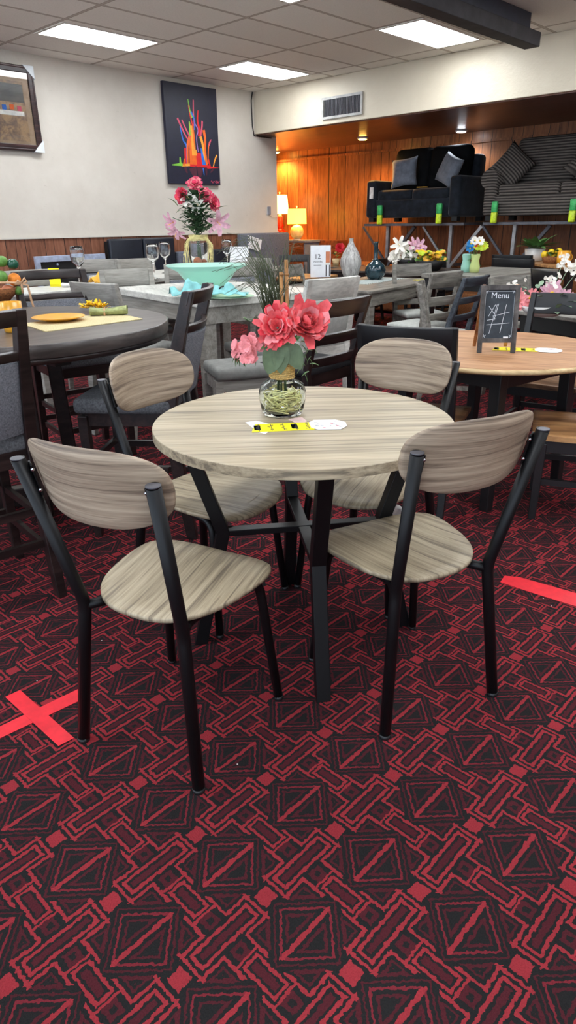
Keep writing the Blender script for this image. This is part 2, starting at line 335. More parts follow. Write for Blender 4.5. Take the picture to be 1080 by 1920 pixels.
# ------------------------------------------------------------------ mesh helpers
class MB:
    def __init__(s): s.bm = bmesh.new(); s.mats = []; s.cur = 0
    def mat(s, name):
        if name not in s.mats: s.mats.append(name)
        s.cur = s.mats.index(name); return s
    def _f(s, vs, smooth=False):
        try: f = s.bm.faces.new(vs); f.material_index = s.cur; f.smooth = smooth; return f
        except ValueError: return None
    def box(s, c, size, rot=None, taper=1):
        hx, hy, hz = size[0]/2, size[1]/2, size[2]/2; vs = []
        for dz in (-1, 1):
            k = taper if dz < 0 else 1
            for dx, dy in ((-1, -1), (1, -1), (1, 1), (-1, 1)):
                p = Vector((dx*hx*k, dy*hy*k, dz*hz))
                if rot is not None: p = rot @ p
                vs.append(s.bm.verts.new(p + Vector(c)))
        for q in ((3, 2, 1, 0), (4, 5, 6, 7), (0, 1, 5, 4), (1, 2, 6, 5), (2, 3, 7, 6), (3, 0, 4, 7)): s._f([vs[i] for i in q])
        return s
    def bar(s, a, b, w, h, up=Vector((0, 0, 1)), w2=None, h2=None):
        a, b = Vector(a), Vector(b); d = (b-a).normalized(); up = Vector(up)
        if abs(d.dot(up)) > .98: up = Vector((0, 1, 0))
        sd = d.cross(up).normalized(); u = sd.cross(d).normalized(); vs = []
        for p, ww, hh in ((a, w, h), (b, w2 or w, h2 or h)):
            for i, j in ((-1, -1), (1, -1), (1, 1), (-1, 1)): vs.append(s.bm.verts.new(p + sd*(i*ww/2) + u*(j*hh/2)))
        for q in ((0, 1, 2, 3), (7, 6, 5, 4), (0, 4, 5, 1), (1, 5, 6, 2), (2, 6, 7, 3), (3, 7, 4, 0)): s._f([vs[i] for i in q])
        return s
    def tube(s, pts, r, n=10, r2=None, cap=True):
        pts = [Vector(p) for p in pts]; rings = []; nrm = None
        for i, p in enumerate(pts):
            d = (pts[min(i+1, len(pts)-1)] - pts[max(i-1, 0)]).normalized()
            if nrm is None: nrm = d.orthogonal().normalized()
            nrm = (nrm - d*nrm.dot(d)).normalized(); bn = d.cross(nrm)
            rr = r if r2 is None else r + (r2-r)*i/(len(pts)-1)
            rings.append([s.bm.verts.new(p + (nrm*math.cos(2*PI*k/n) + bn*math.sin(2*PI*k/n))*rr) for k in range(n)])
        for a, b in zip(rings, rings[1:]):
            for k in range(n): s._f([a[k], a[(k+1) % n], b[(k+1) % n], b[k]], True)
        if cap: s._f(rings[0][::-1]); s._f(rings[-1])
        return s
    def lathe(s, prof, n=28, c=(0, 0, 0), smooth=True, cap=True, sx=1, sy=1, wob=None):
        rings = []
        for r, z in prof:
            rings.append([s.bm.verts.new(Vector((c[0]+sx*(r*(wob(k/n, z) if wob else 1))*math.cos(2*PI*k/n), c[1]+sy*(r*(wob(k/n, z) if wob else 1))*math.sin(2*PI*k/n), c[2]+z))) for k in range(n)])
        for a, b in zip(rings, rings[1:]):
            for k in range(n): s._f([a[k], a[(k+1) % n], b[(k+1) % n], b[k]], smooth)
        if cap: s._f(rings[0][::-1]); s._f(rings[-1])
        return s
    def prism(s, out, z0, z1, M=None):
        lo = [Vector((x, y, z0)) for x, y in out]; hi = [Vector((x, y, z1)) for x, y in out]
        if M is not None: lo = [M @ p for p in lo]; hi = [M @ p for p in hi]
        lo = [s.bm.verts.new(p) for p in lo]; hi = [s.bm.verts.new(p) for p in hi]
        s._f(lo[::-1]); s._f(hi); n = len(lo)
        for i in range(n): s._f([lo[i], lo[(i+1) % n], hi[(i+1) % n], hi[i]])
        return s
    def rbox(s, c, size, r, seg=3, M=None, puff=0):
        b2 = bmesh.new(); bmesh.ops.create_cube(b2, size=1)
        for v in b2.verts: v.co = Vector((v.co.x*size[0], v.co.y*size[1], v.co.z*size[2]))
        bmesh.ops.bevel(b2, geom=b2.edges[:], offset=min(r, min(size)*.49), segments=seg, profile=.5, affect='EDGES')
        if puff:
            bmesh.ops.subdivide_edges(b2, edges=[e for e in b2.edges if e.calc_length() > max(size)*.25], cuts=5, use_grid_fill=True)
            for v in b2.verts:
                u, t = v.co.x/(size[0]/2), v.co.y/(size[1]/2)
                v.co.z += math.copysign(puff*max(0, 1-u*u)*max(0, 1-t*t), v.co.z) if abs(v.co.z) > size[2]*.2 else 0
        mp = {}
        for v in b2.verts:
            p = Vector(v.co)
            if M is not None: p = M @ p
            mp[v] = s.bm.verts.new(p + Vector(c))
        for f in b2.faces: s._f([mp[v] for v in f.verts], True)
        b2.free(); return s
    def ball(s, c, r, n=12, sx=1, sy=1, sz=1):
        prof = [(r*math.sin(PI*i/n)+1e-5, -r*sz*math.cos(PI*i/n)) for i in range(n+1)]
        return s.lathe(prof, n+4, c, True, True, sx, sy)
    def sheet(s, fn, nu, nv, th=0, smooth=True):
        g = [[Vector(fn(i/nu, j/nv)) for j in range(nv+1)] for i in range(nu+1)]
        def layer(off):
            out = []
            for i in range(nu+1):
                row = []
                for j in range(nv+1):
                    du = g[min(i+1, nu)][j]-g[max(i-1, 0)][j]; dv = g[i][min(j+1, nv)]-g[i][max(j-1, 0)]
                    nn = du.cross(dv); nn = nn.normalized() if nn.length > 1e-9 else Vector((0, 0, 1))
                    row.append(s.bm.verts.new(g[i][j]+nn*off))
                out.append(row)
            return out
        A = layer(th/2 if th else 0)
        for i in range(nu):
            for j in range(nv): s._f([A[i][j], A[i+1][j], A[i+1][j+1], A[i][j+1]], smooth)
        if th:
            B = layer(-th/2)
            for i in range(nu):
                for j in range(nv): s._f([B[i][j], B[i][j+1], B[i+1][j+1], B[i+1][j]], smooth)
            for i in range(nu):
                s._f([A[i][0], B[i][0], B[i+1][0], A[i+1][0]]); s._f([A[i][nv], A[i+1][nv], B[i+1][nv], B[i][nv]])
            for j in range(nv):
                s._f([A[0][j], A[0][j+1], B[0][j+1], B[0][j]]); s._f([A[nu][j], B[nu][j], B[nu][j+1], A[nu][j+1]])
        return s
    def build(s, name, mat=None, parent=None, bevel=0, loc=None, rot=None, smooth=None):
        me = bpy.data.meshes.new(name); s.bm.normal_update(); s.bm.to_mesh(me); s.bm.free()
        names = s.mats or [mat]
        for n_ in names: me.materials.append(MATS[n_])
        o = bpy.data.objects.new(name, me); C.objects.link(o)
        if parent is not None: o.parent = parent
        if loc is not None: o.location = loc
        if rot is not None: o.rotation_euler = rot
        if bevel:
            md = o.modifiers.new('bevel', 'BEVEL'); md.width = bevel; md.segments = 2; md.limit_method = 'ANGLE'; md.angle_limit = R(35)
        return o
def tag(o, label, cat, group=None, kind=None):
    o['label'] = label; o['category'] = cat
    if group: o['group'] = group
    if kind: o['kind'] = kind
    return o
def thing(name, label, cat, loc=(0, 0, 0), rz=0, group=None):
    o = bpy.data.objects.new(name, None); C.objects.link(o); o.location = loc; o.rotation_euler = (0, 0, rz)
    o.empty_display_size = .1
    return tag(o, label, cat, group)
def struct(name, mb, mat=None, **kw):
    o = mb.build(name, mat, **kw); o['kind'] = 'structure'; return o
def kids(o): return [c for c in C.objects if c.parent == o]
def dup(root, loc, rz, label, group=None):
    def cp(o, par):
        c = o.copy(); C.objects.link(c)
        if par is not None: c.parent = par
        for ch in kids(o): cp(ch, c)
        return c
    r = cp(root, None); r.location = loc; r.rotation_euler = (0, 0, rz); r['label'] = label
    if group: r['group'] = group
    return r
def text_mesh(txt, size, name, mat, parent, M, extrude=.0004, sx=1):
    cu = bpy.data.curves.new('t', 'FONT'); cu.body = txt; cu.size = size; cu.align_x = 'CENTER'; cu.extrude = extrude; cu.resolution_u = 3
    to = bpy.data.objects.new('t', cu); C.objects.link(to); bpy.context.view_layer.update()
    me = bpy.data.meshes.new_from_object(to.evaluated_get(bpy.context.evaluated_depsgraph_get()))
    bpy.data.objects.remove(to); me.name = name; me.transform(M @ Matrix.Diagonal((sx, 1, 1, 1))); me.materials.clear(); me.materials.append(MATS[mat])
    o = bpy.data.objects.new(name, me); C.objects.link(o); o.parent = parent; return o

# ------------------------------------------------------------------ the room
CZ = 3.198; WY = 8.341; SX = 8.09; AX = 10.35; AZ = 2.63; WEND = 8.56
struct('floor', MB().box((4.2, 2.2, -.05), (14.6, 18, .1)), 'carpet')
struct('ceiling', MB().box((2.55, 1.0, CZ+.05), (11.1, 14.8, .1)), 'ceiling_tile')
struct('wall_left', MB().mat('wall_paint').box(((WEND-3)/2, WY+.08, (CZ+1.255)/2), (WEND+3, .16, CZ-1.255))
       .mat('wainscot_planks').box(((WEND-3)/2, WY+.075, .6275), (WEND+3, .17, 1.255)))
struct('trim_1', MB().box(((WEND-3)/2, WY-.018, 1.262), (WEND+3-.01, .02, .018)), 'wall_paint')
struct('wall_soffit', MB().box((SX+.06, .85, (CZ+AZ)/2+.006), (.12, 14.98, CZ-AZ-.012)), 'soffit_paint', bevel=.008)
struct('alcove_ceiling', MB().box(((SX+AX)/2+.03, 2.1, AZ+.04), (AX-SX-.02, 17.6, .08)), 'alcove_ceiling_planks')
struct('wall_back', MB().box((AX+.06, 2.1, AZ/2), (.12, 17.8, AZ)), 'alcove_planks')
struct('wall_alcove_side', MB().box((WEND-.06, (WY+.16+11)/2, AZ/2), (.12, 11-WY-.16, AZ)), 'wall_paint')
struct('wall_alcove_end', MB().box(((WEND+AX)/2, 11.0, AZ/2), (AX-WEND, .12, AZ)), 'alcove_planks')
struct('wall_right', MB().box((3.7, -6.4, CZ/2), (13.4, .12, CZ)), 'wall_paint')
struct('trim_2', MB().box((AX-.012, 2.1, 2.49), (.02, 17.6, .035)), 'alcove_planks')
struct('baseboard_left', MB().box(((WEND-3)/2, WY-.02, .05), (WEND+3-.02, .02, .1)), 'espresso')
# ceiling lights: recessed 2x4 ft troffers on a regular 8 ft grid over the sales floor
def troffer(x, y, label):
    t = thing('ceiling_light', label, 'ceiling light', (x, y, CZ), 0, 'recessed ceiling lights')
    MB().box((0, 0, -.004), (1.10, .52, .006)).build('diffuser', 'panel_light', t)
    f = MB()
    for sx in (-1, 1): f.box((sx*.57, 0, -.0045), (.035, .58, .008))
    for sy in (-1, 1): f.box((0, sy*.275, -.0045), (1.105, .03, .008))
    f.build('frame', 'ceiling_tile', t)
lights_seen = {(4.745, 7.18): 'bright rectangular ceiling light nearest the framed print on the white wall',
 (7.185, 7.18): 'bright rectangular ceiling light above the corner by the dark splash painting',
 (7.185, 4.70): 'bright rectangular ceiling light beside the dark ceiling beam',
 (4.745, 4.70): 'ceiling light cut off by the top edge, in the middle of the ceiling'}
for i in range(4):
    for j in range(5):
        x, y = 7.185-2.44*i, 7.18-2.46*j
        x, y = round(x, 3), (7.18, 4.70, 2.26, -.2, -2.64)[j]
        troffer(x, y, lights_seen.get((x, y), 'recessed ceiling light outside the photograph behind or above the viewer'))
# sagging tile edge
# supply vent on the soffit
v1, v2 = at_x(607, 183, SX), at_x(678, 210, SX); cy_, cz_ = (v1.y+v2.y)/2, (at_x(607, 183, SX).z+at_x(607, 220, SX).z)/2
t = thing('air_vent', 'grey metal air vent grille on the cream soffit', 'vent', (SX-.012, 6.62, 2.83))
MB().box((0, 0, 0), (.01, .62, .2)).build('backing', 'vent_dark', t)
f = MB(); f.box((-.006, 0, .115), (.02, .70, .03)).box((-.006, 0, -.115), (.02, .70, .03)).box((-.006, .335, 0), (.02, .03, .2)).box((-.006, -.335, 0), (.02, .03, .2)); f.build('frame', 'vent_frame', t)
f = MB()
for k in range(26): f.box((-.008, -.3+.6*k/25, 0), (.008, .006, .2))
f.build('louvers', 'dark_steel', t)
# dark beam with a sign board above it, upper right
t = thing('ceiling_beam', 'dark painted beam end hanging under the ceiling at upper right', 'beam')
pa = at(1044, 84, 2.93); dr = Vector((-.05, .2, 0))
P0 = at(980, 88, 2.93); P1 = at(735, -10, 2.93)   # lower near edge of the beam
P0, P1 = at(1012, 88, 2.93), at(770, 0, 2.93)
d = (P1-P0).normalized(); n_ = Vector((-d.y, d.x, 0)); n_ = n_ if n_.dot(_FH) > 0 else -n_
L_ = 2.6; a0 = P0 + n_*.0; MBx = MB()
MBx.prism([(a0+n_*.16)[:2], a0[:2], (a0+d*L_)[:2], (a0+d*L_+n_*.16)[:2]], 2.93, 3.05)
MBx.build('beam', 'beam_paint', t, bevel=.006)
b0 = a0 + d*.12 + n_*.06
MB().prism([(b0+n_*.12)[:2], b0[:2], (b0+d*L_)[:2], (b0+d*L_+n_*.12)[:2]], 3.05, CZ-.004).build('upper_beam', 'sign_navy', t, bevel=.004)

# ------------------------------------------------------------------ pictures on the white wall
t = thing('canvas_painting', 'dark navy canvas painting of an upward paint splash on the white wall', 'painting', (6.84, WY-.03, 2.532))
MB().box((0, 0, 0), (.93, .05, 1.22)).build('canvas', 'canvas_navy', t, bevel=.003)
sp_ = MB()
def stroke(mat, pts, w0, w1, y=-.0262):
    """a tapering strip of paint on the canvas; u to the right 0..1, v up 0..1"""
    sp_.mat(mat); P = [Vector((-.465+.93*u, y, -.61+1.22*v_)) for u, v_ in pts]
    # smooth the line
    Q = []
    for i in range(len(P)-1):
        p0, p1, p2, p3 = P[max(i-1, 0)], P[i], P[i+1], P[min(i+2, len(P)-1)]
        for k in range(5):
            s = k/5; Q.append(.5*((2*p1)+(p2-p0)*s+(2*p0-5*p1+4*p2-p3)*s*s+(3*p1-p0-3*p2+p3)*s**3))
    Q.append(P[-1]); n = len(Q); L = []; Rr = []
    for i, q in enumerate(Q):
        dd = (Q[min(i+1, n-1)]-Q[max(i-1, 0)]).normalized(); sd = Vector((dd.z, 0, -dd.x)); ww = .93*(w0+(w1-w0)*i/(n-1))/2
        L.append(sp_.bm.verts.new(q+sd*ww)); Rr.append(sp_.bm.verts.new(q-sd*ww))
    for i in range(n-1):
        f_ = sp_._f([L[i], L[i+1], Rr[i+1], Rr[i]])
S_ = [('sp_red', [(.58, .19), (.58, .33)], .16, .10), ('sp_orange', [(.44, .19), (.45, .5), (.44, .64)], .09, .02), ('sp_orange', [(.5, .19), (.5, .45), (.5, .62)], .08, .03),
 ('sp_amber', [(.49, .3), (.48, .42), (.47, .6)], .07, .03), ('sp_amber', [(.7, .19), (.68, .4), (.64, .5)], .03, .05), ('sp_orange', [(.74, .2), (.72, .36), (.73, .48), (.71, .57)], .03, .05),
 ('sp_blue', [(.69, .19), (.66, .29), (.64, .38)], .08, .02), ('sp_blue', [(.34, .18), (.36, .38), (.3, .45), (.26, .58)], .03, .02), ('sp_red', [(.32, .2), (.33, .37)], .035, .04),
 ('sp_orange', [(.36, .19), (.38, .4), (.44, .5)], .03, .05), ('sp_pink', [(.4, .45), (.33, .52), (.22, .66)], .02, .03), ('sp_pink', [(.44, .48), (.36, .57), (.3, .65)], .03, .02),
 ('sp_red', [(.5, .6), (.46, .72), (.45, .8)], .02, .03), ('sp_pink', [(.53, .6), (.53, .74), (.54, .86)], .02, .02), ('sp_green', [(.5, .68), (.46, .76), (.44, .86)], .03, .01), ('sp_green', [(.44, .5), (.44, .64)], .03, .02),
 ('sp_violet', [(.58, .34), (.56, .48), (.6, .56), (.55, .62)], .015, .02), ('sp_blue', [(.53, .56), (.54, .66), (.48, .74)], .02, .03), ('sp_red', [(.62, .5), (.62, .58), (.6, .66), (.62, .76)], .05, .02),
 ('sp_pink', [(.64, .5), (.68, .6), (.69, .66)], .03, .03), ('sp_orange', [(.76, .22), (.79, .4), (.82, .46)], .02, .015), ('sp_pink', [(.8, .42), (.85, .48)], .03, .01), ('sp_amber', [(.86, .18), (.9, .26), (.95, .32)], .015, .03),
 ('sp_red', [(.74, .185), (.99, .185)], .045, .004), ('sp_red', [(.4, .195), (.8, .195)], .03, .03), ('sp_amber', [(.24, .19), (.4, .2)], .035, .035), ('sp_green', [(.06, .188), (.26, .2)], .01, .05), ('sp_green', [(.22, .2), (.22, .27)], .04, .02),
 ('sp_orange', [(.28, .19), (.3, .26)], .03, .02), ('sp_red', [(.8, .19), (.78, .27)], .03, .015), ('sp_dim', [(.45, .175), (.5, .06)], .16, .05), ('sp_dim', [(.6, .175), (.58, .08)], .14, .05), ('sp_dim', [(.72, .175), (.72, .1)], .05, .02), ('sp_dim', [(.3, .175), (.34, .11)], .06, .02),
 ('sp_blue', [(.66, .175), (.67, .1)], .03, .01), ('sp_dim', [(.86, .17), (.8, .13)], .04, .01), ('sp_amber', [(.52, .3), (.52, .36)], .05, .06),
 ('sp_pink', [(.8, .03), (.82, .045), (.84, .02), (.86, .04), (.9, .03), (.93, .045), (.96, .02)], .006, .006), ('sp_pink', [(.9, .055), (.92, .02), (.98, .045)], .006, .006)]
for i, (m_, p_, a_, b_) in enumerate(S_): stroke(m_, p_, a_, b_, -.0262-.00005*i)
sp_.build('paint_splash', None, t)
t = thing('framed_picture', 'brown framed print with tan mat and white corner guards, cut by left edge', 'picture', (3.955, WY-.035, 2.632))
WX, WZ = 1.16, .86
f = MB()
for sx in (-1, 1): f.box((sx*(WX/2-.035), 0, 0), (.07, .05, WZ)).box((sx*(WX/2-.015), -.022, 0), (.022, .02, WZ-.01))
for sz in (-1, 1): f.box((0, 0, sz*(WZ/2-.035)), (WX-.14, .05, .07)).box((0, -.022, sz*(WZ/2-.015)), (WX-.03, .02, .022))
f.build('frame', 'frame_wood', t, bevel=.006)
f = MB().mat('print_tan').box((0, .006, 0), (WX-.13, .01, WZ-.13)).mat('print_wash').box((0, -.001, -.03), (WX-.28, .006, WZ-.26)).mat('print_dark').box((0, -.0045, .15), (WX-.3, .003, .18))
for k in range(9): f.mat(('sp_amber', 'sp_blue', 'sp_orange', 'sp_pink', 'plate_white')[k % 5]).box((-.36+.09*k, -.0055, .0+.01*(k % 2)), (.05, .003, .05))
f.mat('plate_white').box((0, -.0055, -.05), (WX-.34, .003, .045))
f.build('print', None, t)
MB().box((0, -.012, 0), (WX-.14, .003, WZ-.14)).build('pane', 'clear_glass', t)
for sx, sz in ((1, 1), (1, -1)):
    M_ = Matrix.Rotation(PI/2, 4, 'X')
    c0 = Vector((sx*(WX/2+.006), 0, sz*(WZ/2+.006)))
    MB().prism([(c0.x, c0.z), (c0.x-sx*.13, c0.z), (c0.x, c0.z-sz*.13)], -.03, .036, M_).build('corner_guard', 'white_plastic', t)
t = thing('wall_switch', 'small grey switch box with a thin cable at the white wall end', 'switch', (8.36, WY-.012, 1.583))
MB().box((0, 0, 0), (.06, .022, .12)).build('box', 'grey_panel', t, bevel=.004)
MB().tube([(0, -.006, -.06), (.05, -.006, -.1), (.19, -.006, -.1)], .003, 6).build('cable', 'vent_frame', t)
c_ = MB().tube([(SX-.03, WY-.012, CZ-.01), (SX-.06, WY-.012, CZ-.12), (SX-.05, WY-.012, 2.75), (SX-.02, WY-.012, 2.62), (SX+.35, WY-.012, 2.615)], .009, 6).build('wall_cable', 'charcoal_leg')
tag(c_, 'black cable running down the corner of white wall and soffit', 'cable')

# ------------------------------------------------------------------ the bistro set in front
def leg_path(*p): return [Vector(q) for q in p]
def fillet(pts, r=.04, n=5):
    out = [pts[0]]
    for i in range(1, len(pts)-1):
        a, b, c = pts[i-1], pts[i], pts[i+1]; d1_ = (a-b).normalized(); d2_ = (c-b).normalized()
        p, q = b+d1_*min(r, (a-b).length*.45), b+d2_*min(r, (c-b).length*.45)
        for k in range(n+1):
            s = k/n; out.append(p*(1-s)**2 + b*2*s*(1-s) + q*s*s)
    out.append(pts[-1]); return out
def bistro_chair(label, loc, rz):
    t = thing('bistro_chair', label, 'chair', loc, rz, 'oak and black metal bistro chairs')
    # seat: rounded trapezoid, wide at the front
    out = []
    for k in range(56):
        a = 2*PI*k/56; cx_, sy_ = math.cos(a), math.sin(a)
        e = 2/2.75
        x = math.copysign(abs(cx_)**e, cx_); y = math.copysign(abs(sy_)**e, sy_)
        wd = .215 + .030*y
        out.append((x*wd, .052 + y*.222))
    def seat_fn(mb):
        vs_lo, vs_hi = [], []
        rings = [(1.0, -.0065), (1.0, .004), (.985, .0065), (.8, .003), (.5, -.001), (.15, -.002)]
        cz = []
        for sc_, dz in rings:
            row = []
            for x, y in out:
                X, Y = x*sc_, .052+(y-.052)*sc_
                row.append(mb.bm.verts.new((X, Y, .462+dz - .02*max(0, (Y-.14)/.13)**2 + .010*(abs(X)/.2)**2)))
            cz.append(row)
        n = len(out)
        for a, b in zip(cz, cz[1:]):
            for k in range(n): mb._f([a[k], a[(k+1) % n], b[(k+1) % n], b[k]], True)
        mb._f(cz[-1]); mb._f(cz[0][::-1])
    sb = MB(); seat_fn(sb); sb.build('seat', 'oak_seat', t)
    # backrest: bent oval panel
    def bp(u, v_):
        a = (u-.5)*2
        return a
    W_, Hh = .207, .104
    out2 = []
    for k in range(64):
        a = 2*PI*k/64; e = 2/3.0
        x = math.copysign(abs(math.cos(a))**e, math.cos(a)); z = math.copysign(abs(math.sin(a))**e, math.sin(a))
        out2.append((x*W_*(1-.05*(z < 0)*abs(z)), z*Hh + .004))
    tilt = R(13)
    def bpos(x, z, off):
        y = -.280 + .072*(x/.208)**2 + off
        zz = .850 + z*math.cos(tilt); return Vector((x, y - z*math.sin(tilt) + .0, zz))
    mb = MB(); rr = []
    for sc_, off in ((.02, .007), (.35, .007), (.7, .007), (.975, .007), (1, .004), (1, -.004), (.975, -.007), (.7, -.007), (.35, -.007), (.02, -.007)):
        rr.append([mb.bm.verts.new(bpos(x*sc_, z*sc_, off)) for x, z in out2])
    for a, b in zip(rr, rr[1:]):
        for k in range(64): mb._f([a[k], a[(k+1) % 64], b[(k+1) % 64], b[k]], True)
    mb._f(rr[0][::-1]); mb._f(rr[-1]); bmesh.ops.recalc_face_normals(mb.bm, faces=mb.bm.faces[:])
    mb.build('backrest', 'oak_back', t)
    for s in (-1, 1):
        top = Vector((s*.200, -.268, .885)); bend = Vector((s*.163, -.168, .452)); foot = Vector((s*.205, -.212, .006))
        l = MB().tube(fillet([foot, bend, top], .03), .0172, 16).build('rear_leg', 'black_metal', t)
        MB().lathe([(.0174, 0), (.0179, .004), (.0175, .014)], 14, foot-Vector((0, 0, .006))).build('foot_cap', 'black_paint', l)
        MB().tube([top-Vector((0, 0, .0005)), top+Vector((0, 0, .003))], .0168, 14).build('end_cap', 'dark_steel', l)
        # front leg continues under the seat as side rail to the rear bend
        ff = Vector((s*.210, .214, .006)); fb = Vector((s*.172, .178, .436)); ib = Vector((s*.125, -.10, .442)); rb = Vector((s*.160, -.166, .446))
        l = MB().tube(fillet([ff, fb, ib, rb], .05, 7), .0142, 14).build('front_leg', 'black_metal', t)
        MB().lathe([(.0144, 0), (.0149, .004), (.0145, .014)], 14, ff-Vector((0, 0, .006))).build('foot_cap', 'black_paint', l)
        # bracket with two screws between post and back panel
        p = bpos(s*.163, 0, -.012); q = Vector((s*.1875, -.251, .8))
        br = MB().box((s*.180, -.2425, .832), (.030, .006, .088), Matrix.Rotation(tilt, 3, 'X')@Matrix.Rotation(s*R(30), 3, 'Z'))
        br.build('bracket', 'black_metal', t, bevel=.003)
        for dz in (-.028, .028): MB().ball((s*.170, -.2495-dz*.23, .832+dz), .0052, 8).build('screw', 'chrome', t)
    MB().bar((-.125, -.09, .442), (.125, -.09, .442), .02, .018).build('rear_rail', 'black_metal', t)
    MB().bar((-.165, .12, .438), (.165, .12, .438), .02, .018).build('front_rail', 'black_metal', t)
    return t
def face(x0, y0, x1, y1): return math.atan2(y1-y0, x1-x0) - PI/2
def loc_of(cx_, cy_):  # camera-forward frame -> room
    return _RT*cx_ + _FH*cy_
def hd(deg): return (HEAD - PI/2) - R(deg)      # heading measured clockwise from the view direction
ch = bistro_chair('wood and black metal bistro chair at front left, its curved back towards the viewer', loc_of(-.325, 1.62), hd(28.7))
dup(ch, loc_of(.362, 1.81), hd(-26.7), 'wood and black metal bistro chair at front right, back towards the viewer')
dup(ch, loc_of(-.312, 2.348), hd(124.5), 'bistro chair behind the round table on the left, facing the viewer')
dup(ch, loc_of(.331, 2.465), hd(-144.2), 'bistro chair behind the round table on the right, facing the viewer')

TC = loc_of(.052, 2.078); t = thing('bistro_table', 'round light oak table with crossed black metal legs in the foreground', 'table', (TC.x, TC.y, 0))
TR = .476; TZ = .805
MB().lathe([(TR-.001, TZ-.030), (TR, TZ-.029), (TR, TZ-.0015), (TR-.0015, TZ)], 128, smooth=False).build('tabletop', 'oak_top', t)
for k in range(4):
    a = (HEAD-PI/2) + R(-82.3 + 90*k)
    d_ = Vector((math.cos(a), math.sin(a), 0)); sd_ = Vector((-d_.y, d_.x, 0))
    top, mid_, bot = d_*.385 + Vector((0, 0, TZ-.030)), d_*.275 + Vector((0, 0, .43)), d_*.375 + Vector((0, 0, .0))
    g = MB(); w_, h_ = .045, .045
    pts = [(top, Vector((0, 0, 1))), (mid_, None), (bot, None)]
    ring = []
    # mitred square tube: same horizontal section slid along the bent path
    for p in (top, mid_, bot):
        ring.append([g.bm.verts.new(p + d_*(i*h_/2) + sd_*(j*w_/2)) for i, j in ((-1, -1), (1, -1), (1, 1), (-1, 1))])
    for A_, B_ in zip(ring, ring[1:]):
        for q in range(4): g._f([A_[q], A_[(q+1) % 4], B_[(q+1) % 4], B_[q]])
    g._f(ring[0]); g._f(ring[-1][::-1]); bmesh.ops.recalc_face_normals(g.bm, faces=g.bm.faces[:])
    g.build('leg', 'black_metal', t, bevel=.002)
for k in range(2):
    a = (HEAD-PI/2) + R(-82.3 + 90*k); d_ = Vector((math.cos(a), math.sin(a), 0)); zz = .427 + (.0 if k else .0)
    MB().bar(-d_*.27+Vector((0, 0, zz-.0+.002*k)), d_*.27+Vector((0, 0, zz+.002*k)), .04, .022).build('crossbar', 'black_metal', t, bevel=.002)

# ------------------------------------------------------------------ flowers
def petal(mb, base_, dirv, up, L, W, curl=.4, cup=.2, nu=4, nv=2, tip=.35, leafy=0):
    dirv = dirv.normalized(); up = (up - dirv*up.dot(dirv)).normalized(); sd = dirv.cross(up)
    def fn(u, v_):
        a = (v_-.5)*2; wd = W/2*(2.5*(u+.04)**.5*(1-u)**.8 if leafy else (.3, .72, 1.0, 1.0, .62)[min(4, int(u*4+.5))])
        return base_ + dirv*(L*u) + sd*(a*wd) + up*(curl*L*u*u + cup*W*(a*a)*math.sin(PI*u))
    mb.sheet(fn, nu, nv, 0)
def rosette(mb, c, nrm, rad, layers, mats, wfac=.55, rnd=.15, closed=1.2, curl=.2):
    nrm = Vector(nrm).normalized(); e1 = nrm.orthogonal().normalized(); e2 = nrm.cross(e1); c = Vector(c)
    for li in range(layers):
        f_ = (li+1)/layers; n = int((5 + 6*f_)*max(1, .5/wfac)); el = (1-f_)*closed + .08
        mb.mat(mats[li % len(mats)])
        for k in range(n):
            a = 2*PI*(k+.5*(li % 2)+random.uniform(-.2, .2))/n; rd = e1*math.cos(a)+e2*math.sin(a)
            dv = rd*math.cos(el) + nrm*math.sin(el)
            L = rad*(.55+.45*f_)*random.uniform(1-rnd, 1+rnd)
            petal(mb, c - nrm*rad*.1 + rd*rad*.06, dv, nrm, L, rad*wfac*random.uniform(.85, 1.15), curl*random.uniform(.2, 1.2), .25)
def leaf(mb, base_, dirv, L, W, up=Vector((0, 0, 1)), curl=-.25):
    petal(mb, Vector(base_), Vector(dirv), up + Vector((.01, .02, 0)), L, W, curl, .1, 6, 2, .0, 1)
def rv(s=1): return Vector((random.uniform(-1, 1), random.uniform(-1, 1), random.uniform(-1, 1)))*s

# centre piece on the front table: glass vase, straw filling, coral bouquet
VP = at(530, 776, TZ); UP = Vector((0, 0, 1)); LT = -_RT; BK = _FH
t = thing('glass_vase', 'round clear glass vase with twine wrapped neck on the front round table', 'vase', (VP.x, VP.y, TZ))
MB().lathe([(.052, .001), (.064, .004), (.070, .02), (.0755, .05), (.0765, .078), (.070, .098), (.05, .112), (.038, .118), (.036, .15), (.038, .178), (.042, .19),
            (.0395, .19), (.0345, .176), (.0335, .15), (.0355, .12), (.048, .108), (.067, .096), (.0735, .077), (.0725, .05), (.067, .022), (.05, .012)], 40, cap=True).build('body', 'green_glass', t)
f = MB()
for k in range(8): f.tube([(.0395*math.cos(q*PI/8), .0395*math.sin(q*PI/8), .124+.006*k+.0012*math.sin(q*PI/8+k)) for q in range(17)], .0032, 6, cap=False)
f.build('twine_wrap', 'twine', t)
f = MB()
for k in range(260):
    a = random.uniform(0, 2*PI); r_ = random.uniform(.03, .063); z = random.uniform(.02, .075); a2 = a+random.uniform(.5, 1.7)
    p0 = Vector((r_*math.cos(a), r_*math.sin(a), z)); p2 = Vector((r_*math.cos(a2), r_*math.sin(a2), min(.085, max(.016, z+random.uniform(-.03, .03)))))
    pm = (p0+p2)/2*random.uniform(1, 1.15)
    f.tube([p0, pm, p2], .0021, 4, cap=False)
o = f.build('straw_filling', 'straw', None, loc=(VP.x, VP.y, TZ)); tag(o, 'loose pale straw filling inside the glass vase', 'straw', kind='stuff')
t = thing('coral_bouquet', 'bouquet of coral pink silk flowers with grass and bamboo sticks in glass vase', 'flowers', (VP.x, VP.y, TZ))
